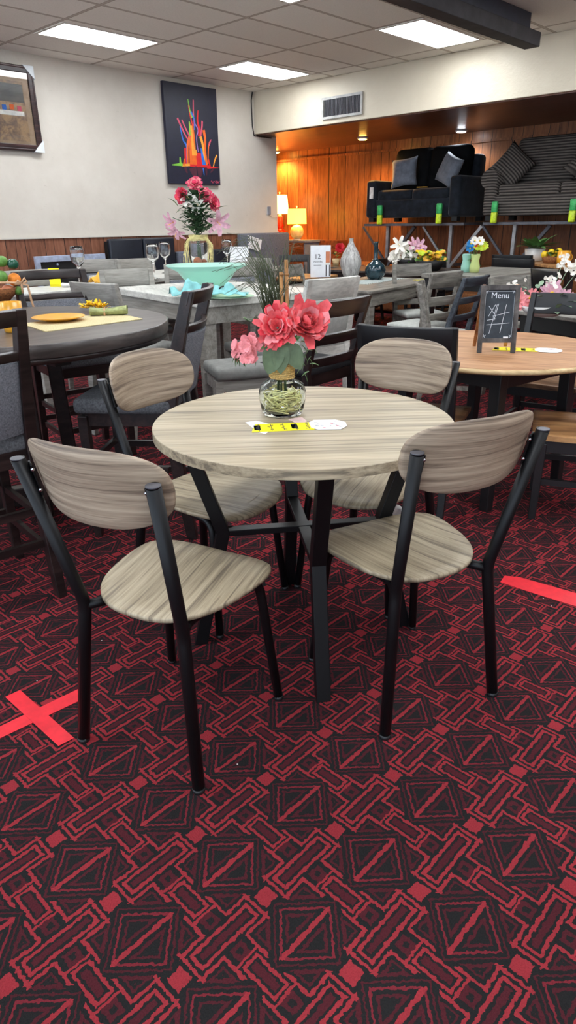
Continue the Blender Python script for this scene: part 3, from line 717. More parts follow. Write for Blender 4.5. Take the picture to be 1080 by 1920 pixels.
def vp(rx, up, fw=0): return _RT*rx + UP*up - _FH*fw    # right, up, towards the viewer
def bloom(name, c, nrm, rad, layers, mats, **kw):
    g = MB(); rosette(g, c, nrm, rad, layers, mats, **kw); return g.build(name, None, t)
bloom('flower', vp(-.012, .282, .03), vp(-.15, .35, 1), .067, 9, ['petal_coral', 'petal_pink', 'petal_coral_deep', 'petal_coral'], wfac=.36, rnd=.22)
bloom('flower', vp(.076, .285, .01), vp(.35, .65, 1), .070, 9, ['petal_coral', 'petal_pink', 'petal_coral'], wfac=.55, closed=1.5, curl=.6, rnd=.25)
g = MB()
for k in range(38):
    c = vp(-.108, .22, .03) + rv(.030); rosette(g, c, vp(-.4, .3, 1)+rv(.5), .017, 1, ['petal_pink', 'petal_coral'], wfac=1.0)
g.build('hydrangea_cluster', None, t)
g = MB()
for k in range(40):
    b_ = vp(random.uniform(-.06, .07), random.uniform(.2, .26), random.uniform(-.04, .02)); leaf(g, b_, _RT*random.uniform(-1, 1)+UP*random.uniform(-.3, .8)-BK*random.uniform(-.6, .8), random.uniform(.03, .055), .025)
for k in range(16):
    b_ = vp(-.11+random.uniform(-.03, .03), .21, .03); leaf(g, b_, _RT*random.uniform(-.6, .3)-UP*random.uniform(.4, 1.2), random.uniform(.035, .05), .022)
for k in range(12):
    b_ = vp(-.08+random.uniform(-.03, .03), .29, .0); leaf(g, b_, _RT*random.uniform(-1, .5)+UP*random.uniform(.3, 1), .035, .022)
for k in range(18):
    b_ = vp(.07+random.uniform(-.02, .03), .235-.006*k, -.0); leaf(g, b_, _RT*random.uniform(-1, 1)-UP*random.uniform(-.3, .9), .03, .02)
g.build('small_leaves', 'leaf_mid', t)
g = MB()
for dx, l_, w_, tw in ((-.03, .10, .062, -.3), (.045, .09, .055, .45), (.0, .095, .05, -.05)):
    leaf(g, vp(dx*.5, .235, .045), _RT*tw - UP*1 - BK*.12, l_, w_, -BK, -.1)
g.build('ivy_leaf', 'leaf_ivy', t)
g = MB()
for k in range(14):
    a = random.uniform(0, 2*PI); g.tube([vp(.02*math.cos(a), .02+.0*k, .02*math.sin(a)), vp(.012*math.cos(a), .15, .012*math.sin(a)), vp(.03*math.cos(a), .24, .03*math.sin(a))], .0016, 5)
g.tube([vp(-.02, .2, 0), vp(-.08, .24, .02), vp(-.125, .24, .02)], .002, 5).tube([vp(.01, .2), vp(.06, .27), vp(.09, .30)], .0025, 5)
g.build('stem', 'leaf_dark', t)
g = MB()
for k in range(95):
    a = random.uniform(-1, 1); L = random.uniform(.10, .26); bk = random.uniform(-.5, 1)
    p0 = vp(-.02+random.uniform(-.03, .04), .30, -.03); top = p0 + UP*L
    side = -_RT*random.uniform(.15, 1.0)*.17 if random.random() < .68 else _RT*random.uniform(.1, .6)*.12
    p1 = p0 + UP*L*.6 + side*.25 + BK*bk*.03; p2 = p0 + UP*L*.95 + side*.65 + BK*bk*.06; p3 = p0 + UP*(L*random.uniform(.6, 1.0)) + side*1.1 + BK*bk*.08
    g.tube([p0, p1, p2, p3], .0013, 4, .0005)
g.build('grass_blades', 'grass_dry', t)
for dx, h_ in ((.0, .44), (.016, .475)):
    g = MB(); g.tube([vp(dx, .20, -.02), vp(dx+.004, h_*.6, -.022), vp(dx+.002, h_, -.024)], .006, 8)
    for zz in (.32, .43): g.tube([vp(dx+.0035, zz, -.0225), vp(dx+.0035, zz+.006, -.0225)], .0072, 8)
    g.build('bamboo_stick', 'bamboo', t)

# price tags: yellow strip plus white octagonal card
def price_tag(corner, dirx, label, scale=1.0, group=None):
    t = thing('price_tag', label, 'price tag', corner, math.atan2(dirx.y, dirx.x), group); t.scale = (1, 2.1, 1)
    s = scale
    MB().prism([(0, 0), (.235*s, 0), (.235*s, .048*s), (0.02*s, .05*s)], .0004, .0012).build('yellow_strip', 'paper_yellow', t)
    g = MB()
    for k in range(5): g.mat('paper_ink').box((.03*s+.047*s*k, .025*s, .0014), (.0018, .044*s, .0003))
    for k in range(5):
        for q in range(4):
            x_ = .012*s+.047*s*k
            if k in (0, 3): g.mat('mat_sage').box((x_+.012*s, .026*s, .00135), (.024*s, .03*s, .0002))
            g.mat('paper_ink').box((x_+.008*s+random.uniform(0, .014*s), .01*s+.009*s*q, .0016), (random.uniform(.006, .016)*s, .0025*s, .0003), Matrix.Rotation(random.uniform(-.4, .4), 3, 'Z'))
    g.build('tag_print', None, t)
    M_ = Matrix.Rotation(-.05, 4, 'Z')
    oc = [(.225, .012), (.245, -.004), (.33, -.008), (.362, .012), (.366, .036), (.335, .056), (.25, .06), (.226, .044)]
    MB().prism([(x*s, y*s) for x, y in oc], .0016, .0024).build('white_card', 'paper_white', t)
    g = MB()
    for k in range(12): g.mat('ink_red' if k % 3 == 0 else 'paper_ink').box((random.uniform(.25, .34)*s, random.uniform(.006, .048)*s, .0026), (random.uniform(.006, .018)*s, .0016*s, .0003), Matrix.Rotation(random.uniform(-1, 1), 3, 'Z'))
    g.build('card_writing', None, t)
    return t
p_ = at(472, 811, TZ); q_ = at(655, 803, TZ)
price_tag(p_, (q_-p_).normalized(), 'yellow price strip and white card lying in front of the glass vase', (q_-p_).length/.366)
f = MB(); a0 = at(478, 814, TZ); 
o = MB().prism([tuple(at(*q, TZ).xy) for q in ((460, 792), (480, 789), (520, 798), (497, 814), (484, 810))], .0001, .0004, Matrix.Translation((0, 0, TZ))).build('paper_slip', 'paper_white')
tag(o, 'white paper slip under the yellow price strip on the front table', 'paper')
o = MB().prism([tuple(at(*q, TZ).xy) for q in ((540, 786), (566, 782), (576, 790), (560, 796))], .0001, .0004, Matrix.Translation((0, 0, TZ))).build('paper_slip', 'pink_paper')
tag(o, 'tan paper slip beside the glass vase base on front table', 'paper')

# ------------------------------------------------------------------ tape on the carpet
def strip(name, px, label, mat='tape_red', cat='floor tape', z=.003):
    P = [at(*q, 0) for q in px]
    o = MB().prism([tuple(p.xy) for p in P], .0006+z, .0016+z).build(name, mat); return tag(o, label, cat)
strip('floor_tape', [(10, 1308), (38, 1295), (139, 1385), (110, 1400)], 'red tape strip lying on top in the cross on the carpet, running down right', z=.0016)
strip('floor_tape', [(-40, 1404), (-40, 1382), (148, 1292), (150, 1314)], 'red tape strip underneath in the cross on the carpet, running up right', z=.0004)
strip('floor_tape', [(938, 1092), (946, 1080), (975, 1083), (1120, 1124), (1120, 1150), (985, 1108)], 'single red tape strip on the carpet at the right edge', z=.0004)

# ------------------------------------------------------------------ generic dining chairs
def dchair(name, label, loc, rz, w=.45, d=.42, sh=.47, bh=.95, wood_='espresso', seatm='light_cushion', post=(.035, .045), slats=((.80, .95),), panel=None, panelm='grey_weave', rake=.09, bow=.03, cush=.05, stretch=(.18,), group=None, tip=0, seatwood=False, spindles=0):
    t = thing(name, label, 'chair', loc, rz, group)
    yr_ = -d/2+.02
    def py(z): return yr_ - (rake*((z-sh)/(bh-sh))**1.2 if z > sh else 0)
    for s in (-1, 1):
        g = MB(); xs = s*(w/2-post[0]/2)
        zs = [0, sh*.5, sh, sh+(bh-sh)*.33, sh+(bh-sh)*.66, bh]
        P = [Vector((xs, py(z) + (-.06*(1-z/sh)**1.5 if z < sh else 0), z)) for z in zs]
        ring = [[g.bm.verts.new(p + Vector((i*post[0]/2*k_, j*post[1]/2*k_, 0))) for i, j in ((-1, -1), (1, -1), (1, 1), (-1, 1))] for p, k_ in zip(P, (.8, .95, 1, 1, .9, .8))]
        for A_, B_ in zip(ring, ring[1:]):
            for q in range(4): g._f([A_[q], A_[(q+1) % 4], B_[(q+1) % 4], B_[q]])
        g._f(ring[0][::-1]); g._f(ring[-1]); g.build('back_post', wood_, t, bevel=.004)
        MB().bar((s*(w/2-.025), d/2-.03, 0), (s*(w/2-.025), d/2-.03, sh-.03), .036, .036, w2=.045, h2=.045).build('leg', wood_, t, bevel=.004)
    g = MB()
    for s in (-1, 1): g.box((s*(w/2-.028), 0, sh-.045), (.022, d-.08, .065))
    g.box((0, d/2-.03, sh-.045), (w-.08, .022, .065)).box((0, yr_, sh-.045), (w-.06, .022, .065)); g.build('seat_frame', wood_, t)
    if seatwood:
        def sf(u, v_):
            x = (u-.5)*(w+.02); y = (v_-.5)*(d+.02)+.01
            return Vector((x, y, sh - .012*math.exp(-((abs(x)-.1)/.07)**2)*math.exp(-((y+.04)/.13)**2)))
        MB().sheet(sf, 14, 14, .025).build('seat', seatm, t)
    else:
        MB().rbox((0, .005, sh+cush/2-.02), (w+.01, d-.0, cush), .022, 3, puff=.008).build('seat', seatm, t)
    def slat(z0, z1, th=.02, inset=0, nm='slat', mm=wood_, ww=None):
        ww = ww or (w-.01)
        def fn(u, v_):
            z = z0+(z1-z0)*v_; a = (u-.5)*2; return Vector((a*ww/2, py(z) - bow*(1-a*a) + inset, z + tip*(1-a*a)*v_))
        MB().sheet(fn, 10, 2, th).build(nm, mm, t, bevel=.003)
    for z0, z1 in slats: slat(z0*bh/.95, z1*bh/.95)
    if panel: slat(panel[0]*bh/.95, panel[1]*bh/.95, .035, .004, 'back_panel', panelm, w-2*post[0]+.01)
    for k in range(spindles):
        a = (k+.5)/spindles*2-1; x = a*(w/2-.04); MB().bar((x, py(sh)-.0, sh-.02), (x, py(.86*bh)-bow*(1-a*a), .86*bh), .022, .012).build('spindle', wood_, t)
    for zst in stretch:
        g = MB()
        for s in (-1, 1): g.bar((s*(w/2-.028), d/2-.04, zst), (s*(w/2-.028), py(0)+.03, zst), .02, .03)
        g.bar((-w/2+.04, d/2-.03, zst+.03), (w/2-.04, d/2-.03, zst+.03), .02, .03)
        g.bar((-w/2+.04, yr_-.02, zst+.03), (w/2-.04, yr_-.02, zst+.03), .02, .03)
        g.build('stretcher', wood_, t)
    return t
def by_top(pa, pb, bh, away=True, back=.27):
    """floor point and heading of a chair from the two ends of its top rail in the photograph"""
    A_, B_ = at(*pa, bh), at(*pb, bh); m_ = (A_+B_)/2; r_ = (B_-A_).normalized()     # left end -> right end in the picture
    fwd = Vector((-r_.y, r_.x, 0))          # left-of-right-vector = away from the viewer when seen from behind
    if not away: fwd = -fwd
    rz = math.atan2(fwd.y, fwd.x)-PI/2
    c = m_ + fwd*back; return Vector((c.x, c.y, 0)), rz

# ---- B: tall round espresso table with woven-backed counter chairs (left)
BT = Vector((1.51, 3.30, 0)); BZ = .95; BR = .755
t = thing('pub_table', 'dark brown tall round table at left holding mug, plate and fruit basket', 'table', BT)
MB().lathe([(BR-.012, BZ-.06), (BR-.004, BZ-.055), (BR, BZ-.03), (BR, BZ-.004), (BR-.006, BZ)], 96).build('tabletop', 'espresso_top', t)
MB().lathe([(BR-.03, BZ-.085), (BR-.012, BZ-.08), (BR-.012, BZ-.056)], 96).build('table_edge', 'espresso', t)
for k in range(4):
    a = R(45+90*k)+.35; d_ = Vector((math.cos(a), math.sin(a), 0))
    MB().bar(d_*.16+UP*(BZ-.085), d_*.19+UP*.0, .10, .07, up=d_).build('leg', 'espresso', t, bevel=.006)
    MB().bar(d_*.02+UP*.06, d_*.42+UP*.05, .07, .10).build('base_foot', 'espresso', t, bevel=.006)
MB().box((0, 0, BZ-.12), (.9, .08, .06)).box((0, 0, BZ-.12), (.08, .9, .06)).build('underframe', 'espresso', t)
bw = dict(w=.47, d=.45, sh=.63, bh=1.13, wood_='espresso', seatm='grey_weave_dark', panel=(.575, .80), slats=((.905, .95), (.805, .832)), stretch=(.2, .34), post=(.045, .062), cush=.07, bow=.05)
bc = dchair('counter_chair', 'dark counter chair with grey woven back and seat, cut by left edge', (.885, 2.60, 0), R(-6), rake=.12, group='dark woven counter chairs', **bw)
l_, r_ = by_top((30, 522), (150, 512), 1.10, away=False)
l_, r_ = by_top((38, 520), (150, 514), 1.1, away=False, back=.3)
dup(bc, l_, r_, 'dark counter chair with grey woven back behind the fruit basket', 'dark woven counter chairs')
l_, r_ = by_top((343, 546), (379, 531), 1.13, away=True, back=.3)
dup(bc, l_, r_, 'dark counter chair with grey woven back, seen from its side, right of pub table', 'dark woven counter chairs')
dup(bc, (.62, 3.72, 0), R(-120), 'dark counter chair outside the left of the photograph at the pub table', 'dark woven counter chairs')

# things on the pub table
def on(px, z): p = at(px[0], px[1], z); return p
a_, b_, c__, d__ = [at(*q, BZ) for q in ((85, 620), (10, 600), (230, 585), (266, 600))]
mt = [at(*q, BZ) for q in ((85, 623), (40, 608), (215, 587), (268, 599))]
o = MB().prism([tuple(p.xy) for p in mt], BZ+.0005, BZ+.004).build('placemat', 'mat_straw'); tag(o, 'straw coloured woven placemat under the mustard plate', 'placemat')
pc = at(111, 603, BZ)
t = MB().lathe([(.05, 0), (.062, .0), (.065, .004), (.125, .018), (.128, .021), (.125, .0225), (.06, .008), (.001, .007)], 40).build('dinner_plate', 'mustard', None, loc=(pc.x, pc.y, BZ+.0045))
tag(t, 'mustard yellow plate on the straw placemat', 'plate')
def napkin_roll(p, rz, m_, label, L=.17, r_=.022, group=None, ring=True):
    t = thing('rolled_napkin', label, 'napkin', p, rz, group)
    def fn(u, v_):
        a = 2*PI*v_; k = (1+.35*abs(u-.4)*2); return Vector(((u-.5)*L, math.cos(a)*r_*k*1.35*(1+.12*math.sin(5*a)), r_*.62*k+math.sin(a)*r_*.6*k))
    g = MB(); g.sheet(fn, 10, 16, 0); g.build('cloth', m_, t)
    if ring:
        MB().tube([(-.02, math.cos(q*PI/6)*.034, .015+math.sin(q*PI/6)*.018) for q in range(13)], .005, 6, cap=False).build('tie', 'ribbon', t)
    return t
np_ = at(205, 592, BZ); napkin_roll((np_.x, np_.y, BZ+.0045), HEAD-PI/2+.15, 'sage_cloth', 'sage green rolled napkin on the straw placemat', .19, .027)
t = thing('sunflower_ring', 'yellow silk petals napkin ring beside the sage napkin', 'napkin ring', (at(178, 583, BZ).x, at(178, 583, BZ).y, BZ+.006))
g = MB()
for k in range(70): petal(g, vp(random.uniform(-.07, .07), .006+random.uniform(0, .02), random.uniform(-.015, .015)), _RT*random.uniform(-1, 1)+UP*random.uniform(-.1, .5)-BK*random.uniform(-1, 1), UP, .042, .016, .1)
g.build('petals', 'petal_yellow', t)
def mug(p, label, rz, r_=.042, h_=.105, m_='mustard'):
    t = thing('mug', label, 'mug', p, rz)
    MB().lathe([(r_*.8, 0), (r_*.9, .003), (r_, h_*.25), (r_, h_), (r_-.004, h_), (r_-.004, .01), (.001, .008)], 28).build('cup', m_, t)
    MB().tube([(r_*.95+.03*math.sin(PI*k/8)*1.0, 0, h_*.82-h_*.62*k/8) for k in range(9)], .0065, 8).build('handle', m_, t)
    return t
mp_ = at(28, 622, BZ); mug((mp_.x, mp_.y, BZ), 'mustard yellow tall mug behind the dark chair post', HEAD+PI/2+.3, .047, .13)
# stacked mug above it in the picture is the vase shaped pot with fruit: basket of oranges tied with ribbon
fb = at(-6, 572, BZ)
t = thing('fruit_bowl', 'dark bowl of oranges and limes cut by the left edge', 'bowl', (fb.x, fb.y, BZ))
MB().lathe([(.05, 0), (.06, .004), (.12, .06), (.14, .1), (.134, .1), (.115, .06), (.05, .012)], 32).build('bowl', 'wicker', t)
for i_, (px, py_, rr, mm) in enumerate([(27, 524, .038, 'orange_fruit'), (14, 545, .034, 'terracotta_fruit'), (4, 552, .036, 'orange_fruit'), (3, 519, .035, 'lime_fruit'), (-20, 535, .036, 'orange_fruit'), (35, 545, .026, 'lime_fruit')]):
    d_ = ray(px, py_); k = (fb.xy.length-.04*(i_ % 2))/d_.xy.length; P = Vector((0, 0, CAM_H)) + d_*k
    o = MB().ball((0, 0, 0), rr, 12).build('fruit', mm, None, loc=P)
    tag(o, ['orange on top of the fruit bowl by the left edge', 'brownish fruit under the ribbon in the left fruit bowl', 'lower orange at the left edge in the fruit bowl', 'green lime on top of the fruit bowl by left edge', 'orange hidden beyond the left edge in the fruit bowl', 'small green fruit below the ribbon bow at left'][i_], 'fruit', 'fruits in the left bowl')
for px, py_, rr, nm in ((3, 490, .035, 'green glass ball at the left edge above the oranges'), (24, 495, .034, 'shiny dark green ornament above the oranges')):
    d_ = ray(px, py_); k = fb.xy.length/d_.xy.length; P = Vector((0, 0, CAM_H)) + d_*k
    o = MB().ball((0, 0, 0), rr, 12, sz=.9).build('glass_ball' if px < 10 else 'green_ornament', 'green_shiny' if px > 10 else 'lime_fruit', None, loc=P); tag(o, nm, 'ornament')
g = MB(); P = lambda x, y, k_=1.0: Vector((0, 0, CAM_H)) + ray(x, y)*((fb.xy.length-.07)/ray(x, y).xy.length)
def ribbonseg(pts):
    g.tube([P(*q) for q in pts], .0065, 6)
ribbonseg([(-10, 530), (20, 530), (40, 531)]); ribbonseg([(40, 531), (46, 521), (50, 528), (42, 532)]); ribbonseg([(40, 532), (43, 550)]); ribbonseg([(42, 532), (52, 535), (58, 560), (68, 592)]); ribbonseg([(40, 531), (33, 526), (28, 532), (40, 533)])
o = g.build('ribbon_bow', 'ribbon'); tag(o, 'tan ribbon bow tied round the left fruit bowl', 'ribbon')

# ---- C: tall whitewashed table (centre left)
def rect_table(name, label, c0, cu, cv_, z, topm, basem, th=.045, apron=.1, leg=.09, loc_group=None, over=.03):
    """c0 = near corner, cu / cv_ = vectors along the two edges"""
    lu, lv = cu.length, cv_.length; rz = math.atan2(cu.y, cu.x)
    t = thing(name, label, 'table', (c0.x, c0.y, 0), rz, loc_group)
    sgn = 1 if (cu.x*cv_.y-cu.y*cv_.x) > 0 else -1
    MB().box((lu/2, sgn*lv/2, z-th/2), (lu, lv, th)).build('tabletop', topm, t, bevel=.006)
    g = MB(); i_ = over
    for y in (i_, lv-i_): g.box((lu/2, sgn*y, z-th-apron/2), (lu-2*i_, .02, apron))
    for x in (i_, lu-i_): g.box((x, sgn*lv/2, z-th-apron/2), (.02, lv-2*i_-.02, apron))
    g.build('apron', basem, t)
    for x in (i_+leg/2, lu-i_-leg/2):
        for y in (i_+leg/2, lv-i_-leg/2): MB().bar((x, sgn*y, z-th), (x, sgn*y, 0), leg, leg, w2=leg*.8, h2=leg*.8).build('leg', basem, t, bevel=.006)
    return t
c0 = at(377, 564, .92); cl = at(223, 541, .92)
eu = (cl-c0); ev = Vector((-eu.y, eu.x, 0)); ev = -ev if ev.dot(_RT) < 0 else ev
rect_table('counter_table', 'pale whitewashed tall table holding the green glass bowl', c0, eu.normalized()*1.45, ev.normalized()*1.1, .92, 'white_wood', 'grey_wood', .05, .11, .1)
U1 = eu.normalized(); V1 = ev.normalized()
def Cp(a, b): p = c0 + U1*a + V1*b; return Vector((p.x, p.y, 0))
rzU = math.atan2(U1.y, U1.x)-PI/2; rzV = math.atan2(V1.y, V1.x)-PI/2
gw = dict(w=.46, d=.44, sh=.60, bh=1.05, wood_='grey_wood', seatm='grey_cushion', slats=((.83, .95),), panel=(.60, .82), panelm='grey_weave', stretch=(.2,), post=(.05, .045))
GG = 'grey wood counter chairs'
l_, r_ = by_top((137, 527), (227, 532), 1.05, True, .25)
gc = dchair('counter_chair', 'grey wood counter chair with padded back, between pub table and whitewashed table', l_, r_, group=GG, rake=.08, **gw)
l_, r_ = by_top((185, 507), (288, 503), 1.05, False, .25)
dup(gc, l_, r_, 'grey wood counter chair at the far end corner of the whitewashed table', GG)
l_, r_ = by_top((309, 496), (396, 494), 1.05, False, .25); dup(gc, l_, r_, 'grey wood counter chair behind the left part of the green glass bowl', GG)
l_, r_ = by_top((399, 494), (490, 489), 1.05, False, .25); dup(gc, l_, r_, 'grey wood counter chair behind the right rim of the green glass bowl', GG)
ww_ = dict(gw); ww_.update(wood_='white_wood', seatm='light_cushion', panelm='light_cushion', w=.48)
l_, r_ = by_top((562, 524), (667, 516), 1.05, True, .25)
wc = dchair('counter_chair', 'whitewashed counter chair with padded back right of the dry grass', l_, r_, rake=.1, **ww_)
# cushioned counter stool in front of it
sa, sb_ = at(475, 712, .55), at(612, 700, .55)
t = thing('counter_stool', 'grey backless counter stool with dark cushion behind the coral bouquet', 'stool', ((sa.x+sb_.x)/2-.10, (sa.y+sb_.y)/2+.26, 0), math.atan2((sb_-sa).y, (sb_-sa).x))
MB().rbox((0, 0, .585), (.48, .36, .07), .025, puff=.01).build('seat', 'grey_cushion', t)
g = MB(); g.box((0, .14, .52), (.46, .02, .07)).box((0, -.14, .52), (.46, .02, .07)).box((-.22, 0, .52), (.02, .27, .07)).box((.22, 0, .52), (.02, .27, .07)); g.build('seat_frame', 'grey_wood', t)
for sx in (-1, 1):
    for sy in (-1, 1): MB().box((sx*.22, sy*.14, .275), (.045, .045, .55)).build('leg', 'grey_wood', t)
MB().box((0, .14, .2), (.4, .02, .03)).box((0, -.14, .2), (.4, .02, .03)).build('stretcher', 'grey_wood', t)

st_ = t; sp0 = at(395, 690, .55); dup(st_, (3.32, 3.40, 0), rzV+R(0), 'grey cushioned counter stool under the whitewashed table beside its front leg')
# on the whitewashed table: glass bowl, napkins, plate
bp_ = at(390, 543, .92)
t = thing('glass_bowl', 'wide sea green glass bowl with ragged rim on the whitewashed table', 'bowl', (bp_.x, bp_.y, .935))
MB().lathe([(.10, .0), (.13, .004), (.185, .07), (.225, .12), (.325, .165), (.315, .169), (.215, .126), (.175, .076), (.12, .012), (.001, .01)], 48, sx=1, sy=1, wob=lambda a, z: 1+.035*math.sin(a*2*PI*4+1)*(z > .12)).build('bowl', 'teal_glass', t)
pp = at(428, 558, .92); o = MB().lathe([(.06, 0), (.15, .004), (.18, .010), (.175, .012), (.06, .006), (.001, .006)], 32).build('charger_plate', 'mat_sage', None, loc=(pp.x, pp.y, .9205)); tag(o, 'pale green plate under the teal napkins', 'plate')
def crumple(name, p, rz, L, W, H_, m_, label, cat='napkin', seed=1):
    random.seed(seed); sd = random.uniform(0, 50)
    def fn(u, v_):
        x = (u-.5)*L; y = (v_-.5)*W*(.45+.9*abs(u-.45)); n1 = noise.noise(Vector((x*15+sd, y*15, sd)))
        return Vector((x, y, .004+H_*(.5+.9*n1)*max(0, 1-abs(v_-.5)*1.6)*(.5+.6*math.sin(PI*u)) + .008))
    o = MB().sheet(fn, 26, 12, .003).build(name, m_, None, loc=p, rot=(0, 0, rz)); return tag(o, label, cat)
q1 = at(365, 548, .92); q1 = at(363, 557, .92); crumple('cloth_napkin', (q1.x, q1.y, .926), HEAD-PI/2+.3, .32, .22, .12, 'teal_cloth', 'crumpled teal napkin left of the green glass bowl, peak up', seed=3)
q2 = at(425, 549, .92); q2 = at(420, 560, .92); crumple('cloth_napkin', (q2.x, q2.y, .93), HEAD-PI/2-.1, .32, .20, .10, 'teal_cloth', 'teal napkin with ring in front of the green glass bowl', seed=9)
o = MB().tube([Vector((q2.x+.0, q2.y-.0, .965))+_RT*.034*math.cos(k*PI/8)+UP*.034*math.sin(k*PI/8) for k in range(9)], .005, 6).build('napkin_ring', 'charcoal_leg'); tag(o, 'thin dark napkin ring round the teal napkin', 'napkin ring')

# ---- D: pale table by the white wall with wine glasses and tall flower vase
DZ = .92
d0 = at(395, 522, DZ); d1_ = at(300, 527, DZ)
du = Vector((-.30, .95, 0)); dv = Vector((.95, .30, 0))
D0 = Vector((4.3, 5.55, DZ))
rect_table('counter_table', 'pale tall table by the white wall with wine glasses and flower vase', Vector((3.98, 5.55, 0)), Vector((2.05, .3, 0)), Vector((-.13, .92, 0)), DZ, 'white_wood', 'grey_wood', .04, .09, .08)
def wine_glass(p, label=None, src=None):
    t = thing('wine_glass', label, 'glass', p, 0, 'stemmed wine glasses')
    MB().lathe([(.034, 0), (.033, .002), (.006, .006), (.0035, .02), (.0035, .085), (.012, .095), (.034, .12), (.041, .15), (.038, .185), (.033, .205), (.0315, .205), (.0365, .185), (.0395, .15), (.0325, .122), (.010, .098), (.001, .094)], 24, cap=True).build('glass', 'clear_glass', t)
    return t
def scaled(o, k):
    o.scale = (k, k, k); return o
wg = scaled(wine_glass(Vector((at(290, 540, DZ).x, at(290, 540, DZ).y, 0))*1, 'clear wine glass left of the pair in front of the black headboard'), 1.5)
gp = at(290, 522, DZ); wg.location = (gp.x, gp.y, DZ)
gp = at(312, 512, DZ); o = dup(wg, (gp.x, gp.y, DZ), 0, 'clear wine glass right of the pair in front of the black headboard')
gp = at(427, 503, DZ); o = dup(wg, (min(gp.x, 6.0), min(gp.y, 6.6), DZ), 0, 'clear wine glass right of the tall flower vase')

def up_z(px, py_, P):
    d = ray(px, py_); k = (P[0]*d.x+P[1]*d.y)/(d.x*d.x+d.y*d.y); return CAM_H + d.z*k
def vase_lathe(name, label, P, prof, mat, n=32):
    o = MB().lathe(prof, n).build(name, mat, None, loc=P); return tag(o, label, 'vase')
vD = Vector((5.16, 6.27, DZ)); D_ = vD.xy.length
t = thing('glass_vase', 'tall glass cylinder vase tied with raffia, in front of the wood wainscot', 'vase', vD)
MB().lathe([(.105, 0), (.11, .004), (.11, .30), (.095, .33), (.10, .35), (.095, .35), (.09, .33), (.104, .298), (.104, .014), (.001, .012)], 32).build('body', 'clear_glass', t)
g = MB()
for k in range(10): g.tube([((.104+.004*math.sin(q+k))*math.cos(q*PI/8), (.104+.004*math.sin(q+k))*math.sin(q*PI/8), .305+.006*k+.003*math.sin(q*1.3+k)) for q in range(17)], .0045, 5, cap=False)
for k in range(44):
    s = random.choice((-1, 1)); x0 = s*random.uniform(.08, .11); p0 = vp(x0, .33, .03); p1 = vp(x0+s*random.uniform(.02, .07), .26, .05); p2 = vp(x0+s*random.uniform(.0, .08), random.uniform(.02, .16), .05)
    g.tube([p0, p1, p2], .0019, 4, cap=False)
g.build('raffia_tie', 'straw', t)
o = MB().ball(vp(-.02, .075, .03), .05, 12).ball(vp(.05, .06, -.01), .035, 10).build('fruit', 'terracotta_fruit', None, loc=vD); tag(o, 'brown round fruits lying inside the tall glass vase', 'fruit')
t = thing('tall_bouquet', 'tall bouquet of pink peonies and pale lilies in the raffia tied vase', 'flowers', vD)
def bl(n, c, nr, rad, ly, mats, **kw):
    g = MB(); rosette(g, c, nr, rad, ly, mats, **kw); return g.build(n, None, t)
bl('flower', vp(.0, .87, .02), vp(-.1, .7, 1), .085, 5, ['petal_hot', 'petal_pink']); bl('flower', vp(-.15, .76, .02), vp(-.8, .2, 1), .085, 5, ['petal_hot', 'petal_coral_deep'])
bl('flower', vp(.11, .75, .02), vp(.4, .5, 1), .085, 5, ['petal_hot', 'petal_pink']); bl('flower', vp(.19, .68, .0), vp(1, .1, .7), .085, 5, ['petal_hot', 'petal_pink'])
def lily(c, nr, rad, m_):
    g = MB().mat(m_); nr = Vector(nr).normalized(); e1 = nr.orthogonal().normalized(); e2 = nr.cross(e1)
    for k in range(6):
        rd = e1*math.cos(k*PI/3)+e2*math.sin(k*PI/3); petal(g, Vector(c), rd*.75+nr*.65, nr, rad*1.25, rad*.5, -.35, .3)
    g.mat('petal_yellow').tube([Vector(c), Vector(c)+nr*rad*.9], .003, 5); return g
lily(vp(-.25, .50, .05), vp(-.9, -.5, .8), .105, 'petal_pale').build('lily', None, t); lily(vp(.22, .5, .05), vp(.6, -.5, 1), .12, 'petal_pale').build('lily', None, t); lily(vp(-.22, .42, .05), vp(-.3, -.9, .6), .10, 'petal_pale').build('lily', None, t)
lily(vp(-.06, .72, .05), vp(-.3, .4, 1), .08, 'petal_white').build('lily', None, t); lily(vp(.02, .66, .07), vp(.1, .1, 1), .07, 'petal_white').build('lily', None, t)
g = MB()
for k in range(420):
    a = random.uniform(0, 2*PI); rr = random.uniform(0, .17); z = random.uniform(.40, .80); w__ = 1.05-abs(z-.56)*1.6
    leaf(g, vp(rr*math.cos(a)*w__, z, rr*math.sin(a)*w__), vp(math.cos(a), random.uniform(-.2, .9), math.sin(a)), random.uniform(.06, .10), .042)
g.build('foliage', 'leaf_dark', t)
for c_1, d_1, l_1 in ((vp(.22, .62, .03), vp(1, .5, .2), .14), (vp(-.2, .66, .03), vp(-.6, .8, .2), .12), (vp(.12, .5, .06), vp(.6, -.6, .4), .13)):
    g = MB(); leaf(g, c_1, d_1, l_1, .05); g.build('bud', 'leaf_mid', t)
g = MB()
for k in range(9): g.tube([vp(random.uniform(-.03, .03), .03, random.uniform(-.03, .03)), vp(random.uniform(-.02, .02), .34, 0), vp(random.uniform(-.1, .1), .6, 0)], .005, 5)
for s in (-1, 1): g.tube([vp(0, .34, 0), vp(.16*s, .5, .03), vp(.26*s, .54, .05)], .004, 5)
g.build('stem', 'leaf_dark', t)
dw = dict(gw); DG = 'grey counter chairs by the white wall'
l_, r_ = by_top((226, 487), (292, 484), 1.05, False, .2); dup(gc, l_, r_, 'grey counter chair in front of the black headboard', DG)
l_, r_ = by_top((150, 488), (217, 486), 1.05, False, .2); dup(gc, l_, r_, 'grey counter chair in front of the silver framed headboard', DG)
l_, r_ = by_top((462, 481), (535, 485), 1.05, True, .2); dup(gc, l_, r_, 'grey counter chair in front of the tufted grey headboard', DG)
